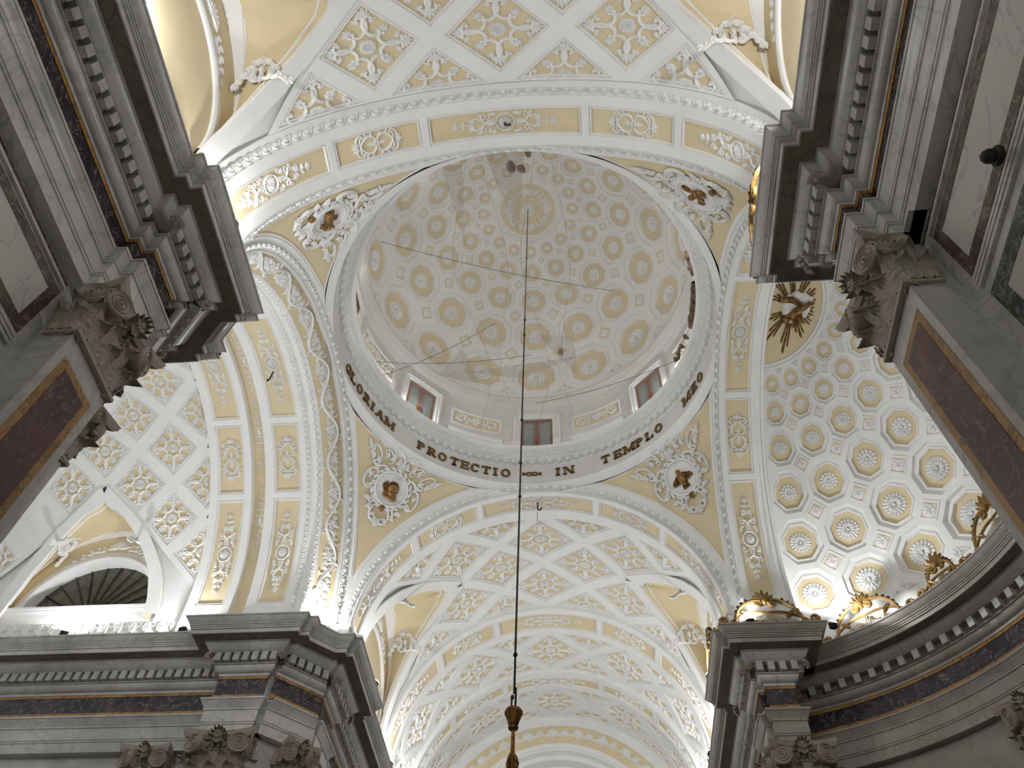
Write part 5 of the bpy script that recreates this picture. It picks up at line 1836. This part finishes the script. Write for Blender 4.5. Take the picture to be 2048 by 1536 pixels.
# ================================================================ hanging lamp, hooks
t = thing('hanging_lamp', 'dark brass hanging lamp on a long black cable from the dome', 'hanging lamp', (0, 0, 7.2))
g = G(); tube3(g, [(0, 0, z) for z in np.linspace(9.2, 29.84, 30)], .021, 6); g.part('cable', IRON, t)
for z in (25.6, 21.43, 20.58, 16.59, 15.0, 13.9, 9.94):
    g = G(); blob(g, (0, 0, z), (.04, .04, .055), 8, 6); g.part('cable_joint', IRON, t)
g = G(); tube3(g, [(-.035, 0, 9.15), (-.04, 0, 8.92)], .016, 5); tube3(g, [(.025, 0, 9.3), (.025, 0, 8.9)], .02, 6); blob(g, (-.03, 0, 9.13), (.03, .03, .05), 6, 5); g.part('shackle', IRON, t)
g = G(); lathe(g, [(0, 8.90), (.13, 8.90), (.15, 8.86), (.145, 8.82), (.12, 8.78), (.115, 8.75), (.095, 8.71), (.085, 8.66), (.065, 8.63), (.085, 8.60), (.075, 8.57), (.035, 8.55)], n=20); g.part('cup', BRASS, t)
g = G(); lathe(g, [(.03, 8.56), (.034, 8.2), (.045, 8.16), (.03, 8.12), (.045, 8.06), (.06, 7.98), (.045, 7.9), (.035, 7.84), (.04, 7.65), (.065, 7.6), (.045, 7.5), (.035, 7.4), (.03, 6.6)], n=14); g.part('stem', BRASS, t)
for k in range(5):
    a = 2 * PI * k / 5 + .3
    c, s = math.cos(a), math.sin(a)
    g = G(); tube3(g, [(c * r, s * r, z) for r, z in ((.03, 8.17), (.06, 8.12), (.085, 8.02), (.07, 7.93), (.045, 7.9), (.06, 7.87), (.1, 7.84))], [.014, .022, .024, .02, .016, .016, .02], 6)
    g.part('scroll_bracket', BRASS, t)
    g = G(); blob(g, (c * .075, s * .075, 7.6), (.035, .035, .045), 7, 5); g.part('knob', BRASS, t)
def hook(label, x, y, z, L, ang):
    g = G()
    P = [(0, 0, .05), (0, 0, -L * .7)] + [(.06 - .06 * math.cos(a), 0, -L * .7 - .07 * math.sin(a)) for a in np.linspace(.2, PI * 1.15, 8)]
    tube3(g, P, .024, 6)
    tag(g.part('iron_hook', IRON, None, Matrix.Translation((x, y, z)) @ Matrix.Rotation(ang, 4, 'Z')), label, 'hook', 'iron hooks in the arch panels')
hook('black iron hook in the centre panel of the near arch', .0, -6.13, 20.02, .16, 0)
hook('black iron hook in the centre panel of the far arch', .0, 6.0, 20.02, .34, 0)
hook('black iron hook in the left arch panel', -7.15, .25, 19.68, .36, 2.6)
g = G(); tube3(g, [(0, 6.0, 19.65), (-.02, 6.0, 19.2)], .008, 4)
tag(g.part('thin_wire', IRON), 'thin black wire hanging below the far arch hook', 'wire')

# ================================================================ safety net, wires and debris inside the dome
def netz(x, y):
    q = (x * x + y * y) / 24.0
    return 21.95 - .38 * (1 - q) + .05 * math.sin(1.7 * x) * math.cos(1.3 * y)
t = thing('safety_net', 'fine transparent safety net with seams stretched below the dome', 'net', (0, 0, 21.9))
g = G(); V = [(0, 0, netz(0, 0))]
for r in np.linspace(.4, 4.98, 13):
    V += [(r * math.cos(a), r * math.sin(a), netz(r * math.cos(a), r * math.sin(a))) for a in np.linspace(0, 2 * PI, 48, endpoint=False)]
g.add(V, [(0, 1 + i, 1 + (i + 1) % 48) for i in range(48)] + [(1 + j * 48 + i, 1 + j * 48 + (i + 1) % 48, 1 + (j + 1) * 48 + (i + 1) % 48, 1 + (j + 1) * 48 + i) for j in range(12) for i in range(48)])
g.part('net_sheet', NET, t)
for x, b in ((-1.55, .35), (-.62, -.25), (.32, .3), (1.2, -.2)):
    P = []
    for y in np.linspace(-4.6, 4.2, 36):
        xx = x + b * math.sin(y * .9)
        if xx * xx + y * y < 24.3:
            P.append((xx, y, netz(xx, y) + .01))
    g = G(); tube3(g, P, .007, 4); g.part('seam', NETFOLD, t)
for pts in (((-1.9, -4.55), (-1.35, -4.6), (-1.5, -2.2)), ((-.75, -4.9), (.35, -4.93), (.0, -2.6)), ((-2.0, 1.9), (1.6, 1.5), (-.3, 2.25)), ((.3, .6), (1.5, 2.3), (1.4, .8)), ((-2.9, 2.0), (-1.6, 2.4), (-2.0, 1.0))):
    g = G(); g.add([(x, y, netz(x, y) + .015) for x, y in pts], [(0, 1, 2)]); g.part('net_fold', NETFOLD, t)
for a, b, lab in (((-4.75, 1.4), (.1, 1.45), 'thin wire stretched across the left half of the dome net'), ((.1, 3.3), (4.6, 1.9), 'thin wire stretched across the lower right of the dome net'), ((-3.9, -2.6), (2.6, -.6), 'thin wire slanting across the upper dome net'), ((-4.6, 1.9), (-.9, .25), 'thin wire slanting on the left of the dome net')):
    g = G(); tube3(g, [(a[0] + (b[0] - a[0]) * q, a[1] + (b[1] - a[1]) * q, 21.78 - .25 * math.sin(PI * q)) for q in np.linspace(0, 1, 12)], .007, 4)
    tag(g.part('stretched_wire', IRON), lab, 'wire', 'wires across the dome net')
for k, (x, y, s, lab) in enumerate(((-.05, -4.42, .13, 'larger brown plaster fragment caught in the net at the top of the dome'), (.22, -4.36, .12, 'second brown plaster fragment in the net at the top of the dome'), (.42, -4.72, .09, 'small brown fragment near the top edge of the net'), (1.0, 1.32, .1, 'brown folded scrap in the net right of the cable'))):
    g = G(); blob(g, (0, 0, 0), (s, s * 1.25, s * .4), 7, 5)
    V = g.verts(); random.seed(k); V = V * np.array([[random.uniform(.7, 1.25)] * 3 for _ in range(len(V))])
    h_ = G(); h_.add(V, g.F)
    tag(h_.part('plaster_fragment', CARVED, None, Matrix.Translation((x, y, netz(x, y) + .06))), lab, 'debris', 'fragments lying in the net')

# carved wooden pieces leaning on the right of the ring
t = thing('carved_cartouche', 'old brown carved wooden cartouche leaning over the right edge of the ring', 'carving', (5.0, 0, 21.75))
g = G()
A = np.linspace(80.5, 98, 19)
hh = .52 * np.sin(PI * np.clip((A - 79.5) / 19.5, 0, 1)) ** .6
V = []
for a, h in zip(A, hh):
    for e, z in ((.02, 0), (-.05, h * .25), (-.1, h * .6), (-.03, h), (.06, h), (.08, 0)):
        V.append(((5.0 + e) * math.sin(D(a)), (5.0 + e) * math.cos(D(a)), 21.74 + z))
g.add(V, gridf(19, 6)); g.part('board', CARVED, t)
for q in (83, 86.5, 90, 94):
    g = G(); tube3(g, [((4.93) * math.sin(D(q + d)), 4.93 * math.cos(D(q + d)), 21.8 + .35 * z) for d, z in ((0, 0), (1.5, .5), (.4, .9), (-1, .6), (0, .35))], .03, 6); g.part('carved_scroll', CARVED, t)
for lab, pts, r in (('brown carved ribbon end on the lower right edge of the ring', ((73, 21.78), (71.5, 22.0), (69.5, 22.15), (68.3, 22.0), (67.5, 21.8), (66.2, 21.95)), .06), ('short brown carved knob on the right edge of the ring', ((76.8, 21.76), (75.6, 22.0), (75, 22.2)), .07), ('dark carved branch high on the right edge of the ring', ((101, 21.78), (102, 22.1), (103.5, 22.35), (105, 22.3), (106, 22.5)), .06)):
    g = G(); tube3(g, [(4.97 * math.sin(D(a)), 4.97 * math.cos(D(a)), z) for a, z in pts], [r * (1 if k % 2 else .7) for k in range(len(pts))], 7, flat=.5)
    for a, z in pts[1::2]:
        blob(g, (4.95 * math.sin(D(a)), 4.95 * math.cos(D(a)), z), (.08, .08, .1), 7, 5)
    tag(g.part('carved_ribbon', CARVED), lab, 'carving')

# ================================================================ floodlights
FLOODS = [
    ('floodlight on the upper left cornice at the photo edge', (-5.02, -9.94, 14.26), (.55, .1, 1), 420),
    ('floodlight on the near left pier beside the top arch', (-4.62, -6.35, 14.26), (.5, .15, 1), 330),
    ('floodlight under the left arch at the end of the near left pier', (-5.62, -3.98, 14.26), (-.2, .5, 1), 330),
    ('bright floodlight on the near right pier by the gilded cresting', (4.62, -6.6, 14.26), (-.5, .15, 1), 380),
    ('floodlight in the corner of the far left pier', (-5.48, 4.66, 14.26), (.3, -.45, 1), 330),
    ('floodlight on the far left nave cornice, nearer one', (-4.56, 7.14, 14.26), (.5, .2, 1), 300),
    ('floodlight on the far left nave cornice, farther one', (-4.84, 11.17, 14.26), (.5, .2, 1), 330),
    ('floodlight at the right end of the transept leaf strip', (-9.2, 4.66, 14.3), (-.3, -.5, 1), 300),
    ('floodlight in the middle of the transept leaf strip', (-12.44, 4.66, 14.3), (.1, -.5, 1), 330),
    ('floodlight in front of the gilded pediment on the far right pier', (5.4, 4.98, 14.28), (-.1, -.5, 1), 160),
    ('floodlight at the right corner of the far right pier', (7.45, 5.2, 14.28), (.3, -.8, 1), 420),
    ('floodlight on the far right nave cornice, nearer one', (4.54, 7.17, 14.26), (-.5, .2, 1), 300),
    ('floodlight on the far right nave cornice, farther one', (4.80, 10.94, 14.26), (-.5, .2, 1), 330),
]
for lab, p, aim, pw in FLOODS:
    floodlight(lab, p, aim, pw)
HIDDEN = [
    ('floodlight above the near right nave cornice beyond the frame', (5.05, -9.9, 14.26), (-.55, .1, 1), 420),
    ('floodlight behind the near left transept pier', (-9.0, -4.6, 14.26), (-.2, .5, 1), 330),
    ('floodlight of the left transept behind the near pier', (-12.8, -4.65, 14.26), (0, .5, 1), 330),
    ('floodlight at the near end of the apse cornice', (7.45, -5.3, 14.28), (.3, .8, 1), 420),
    ('floodlight of the second far nave bay, left', (-4.84, 14.2, 14.26), (.5, 0, 1), 260),
    ('floodlight of the second far nave bay, right', (4.84, 14.2, 14.26), (-.5, 0, 1), 260),
]
for lab, p, aim, pw in HIDDEN:
    floodlight(lab, p, aim, pw)
for lab, p, aim, pw in (('added fill lamp in the nave left of the viewer, below the picture', (-4.9, -13.5, 6.5), (.7, .6, .5), 130), ('added fill lamp in the nave right of the viewer, below the picture', (4.9, -13.5, 6.5), (-.7, .6, .5), 130),
                        ('added fill lamp in the far nave, below the picture', (4.9, 12.0, 5.0), (-.7, -.5, .5), 90), ('added fill lamp in the transept, below the picture', (-13.5, -3.9, 5.5), (.2, .8, .5), 130)):
    floodlight(lab, p, aim, pw)  # unseen fill lamps, added to brighten the dark lower marble
DRUM_TXT = ['drum floodlight glowing below the right drum window', 'drum floodlight glowing at the right edge of the dome', 'drum floodlight hidden at the near right of the ring', 'drum floodlight hidden at the near left of the ring', 'drum floodlight glowing at the left edge of the dome', 'drum floodlight glowing below the left drum window']
for k, a in enumerate((52, 117, 150, 210, 251, 311)):
    floodlight(DRUM_TXT[k], (5.36 * math.sin(D(a)), 5.36 * math.cos(D(a)), 21.77), (-math.sin(D(a)) * .5, -math.cos(D(a)) * .5, 1), 95, 170, .8)
floodlight('small floodlight above the choir arch cornice', (-3.2, 19.6, 14.3), (.5, .2, 1), 120)
g = G(); blob(g, (-5.72, -3.74, 14.36), (.11, .11, .11), 12, 9); box(g, (-5.72, -3.74, 14.26), (.06, .06, .1))
tag(g.part('round_speaker', IRON), 'small grey ball beside the lamp under the left arch', 'ball')
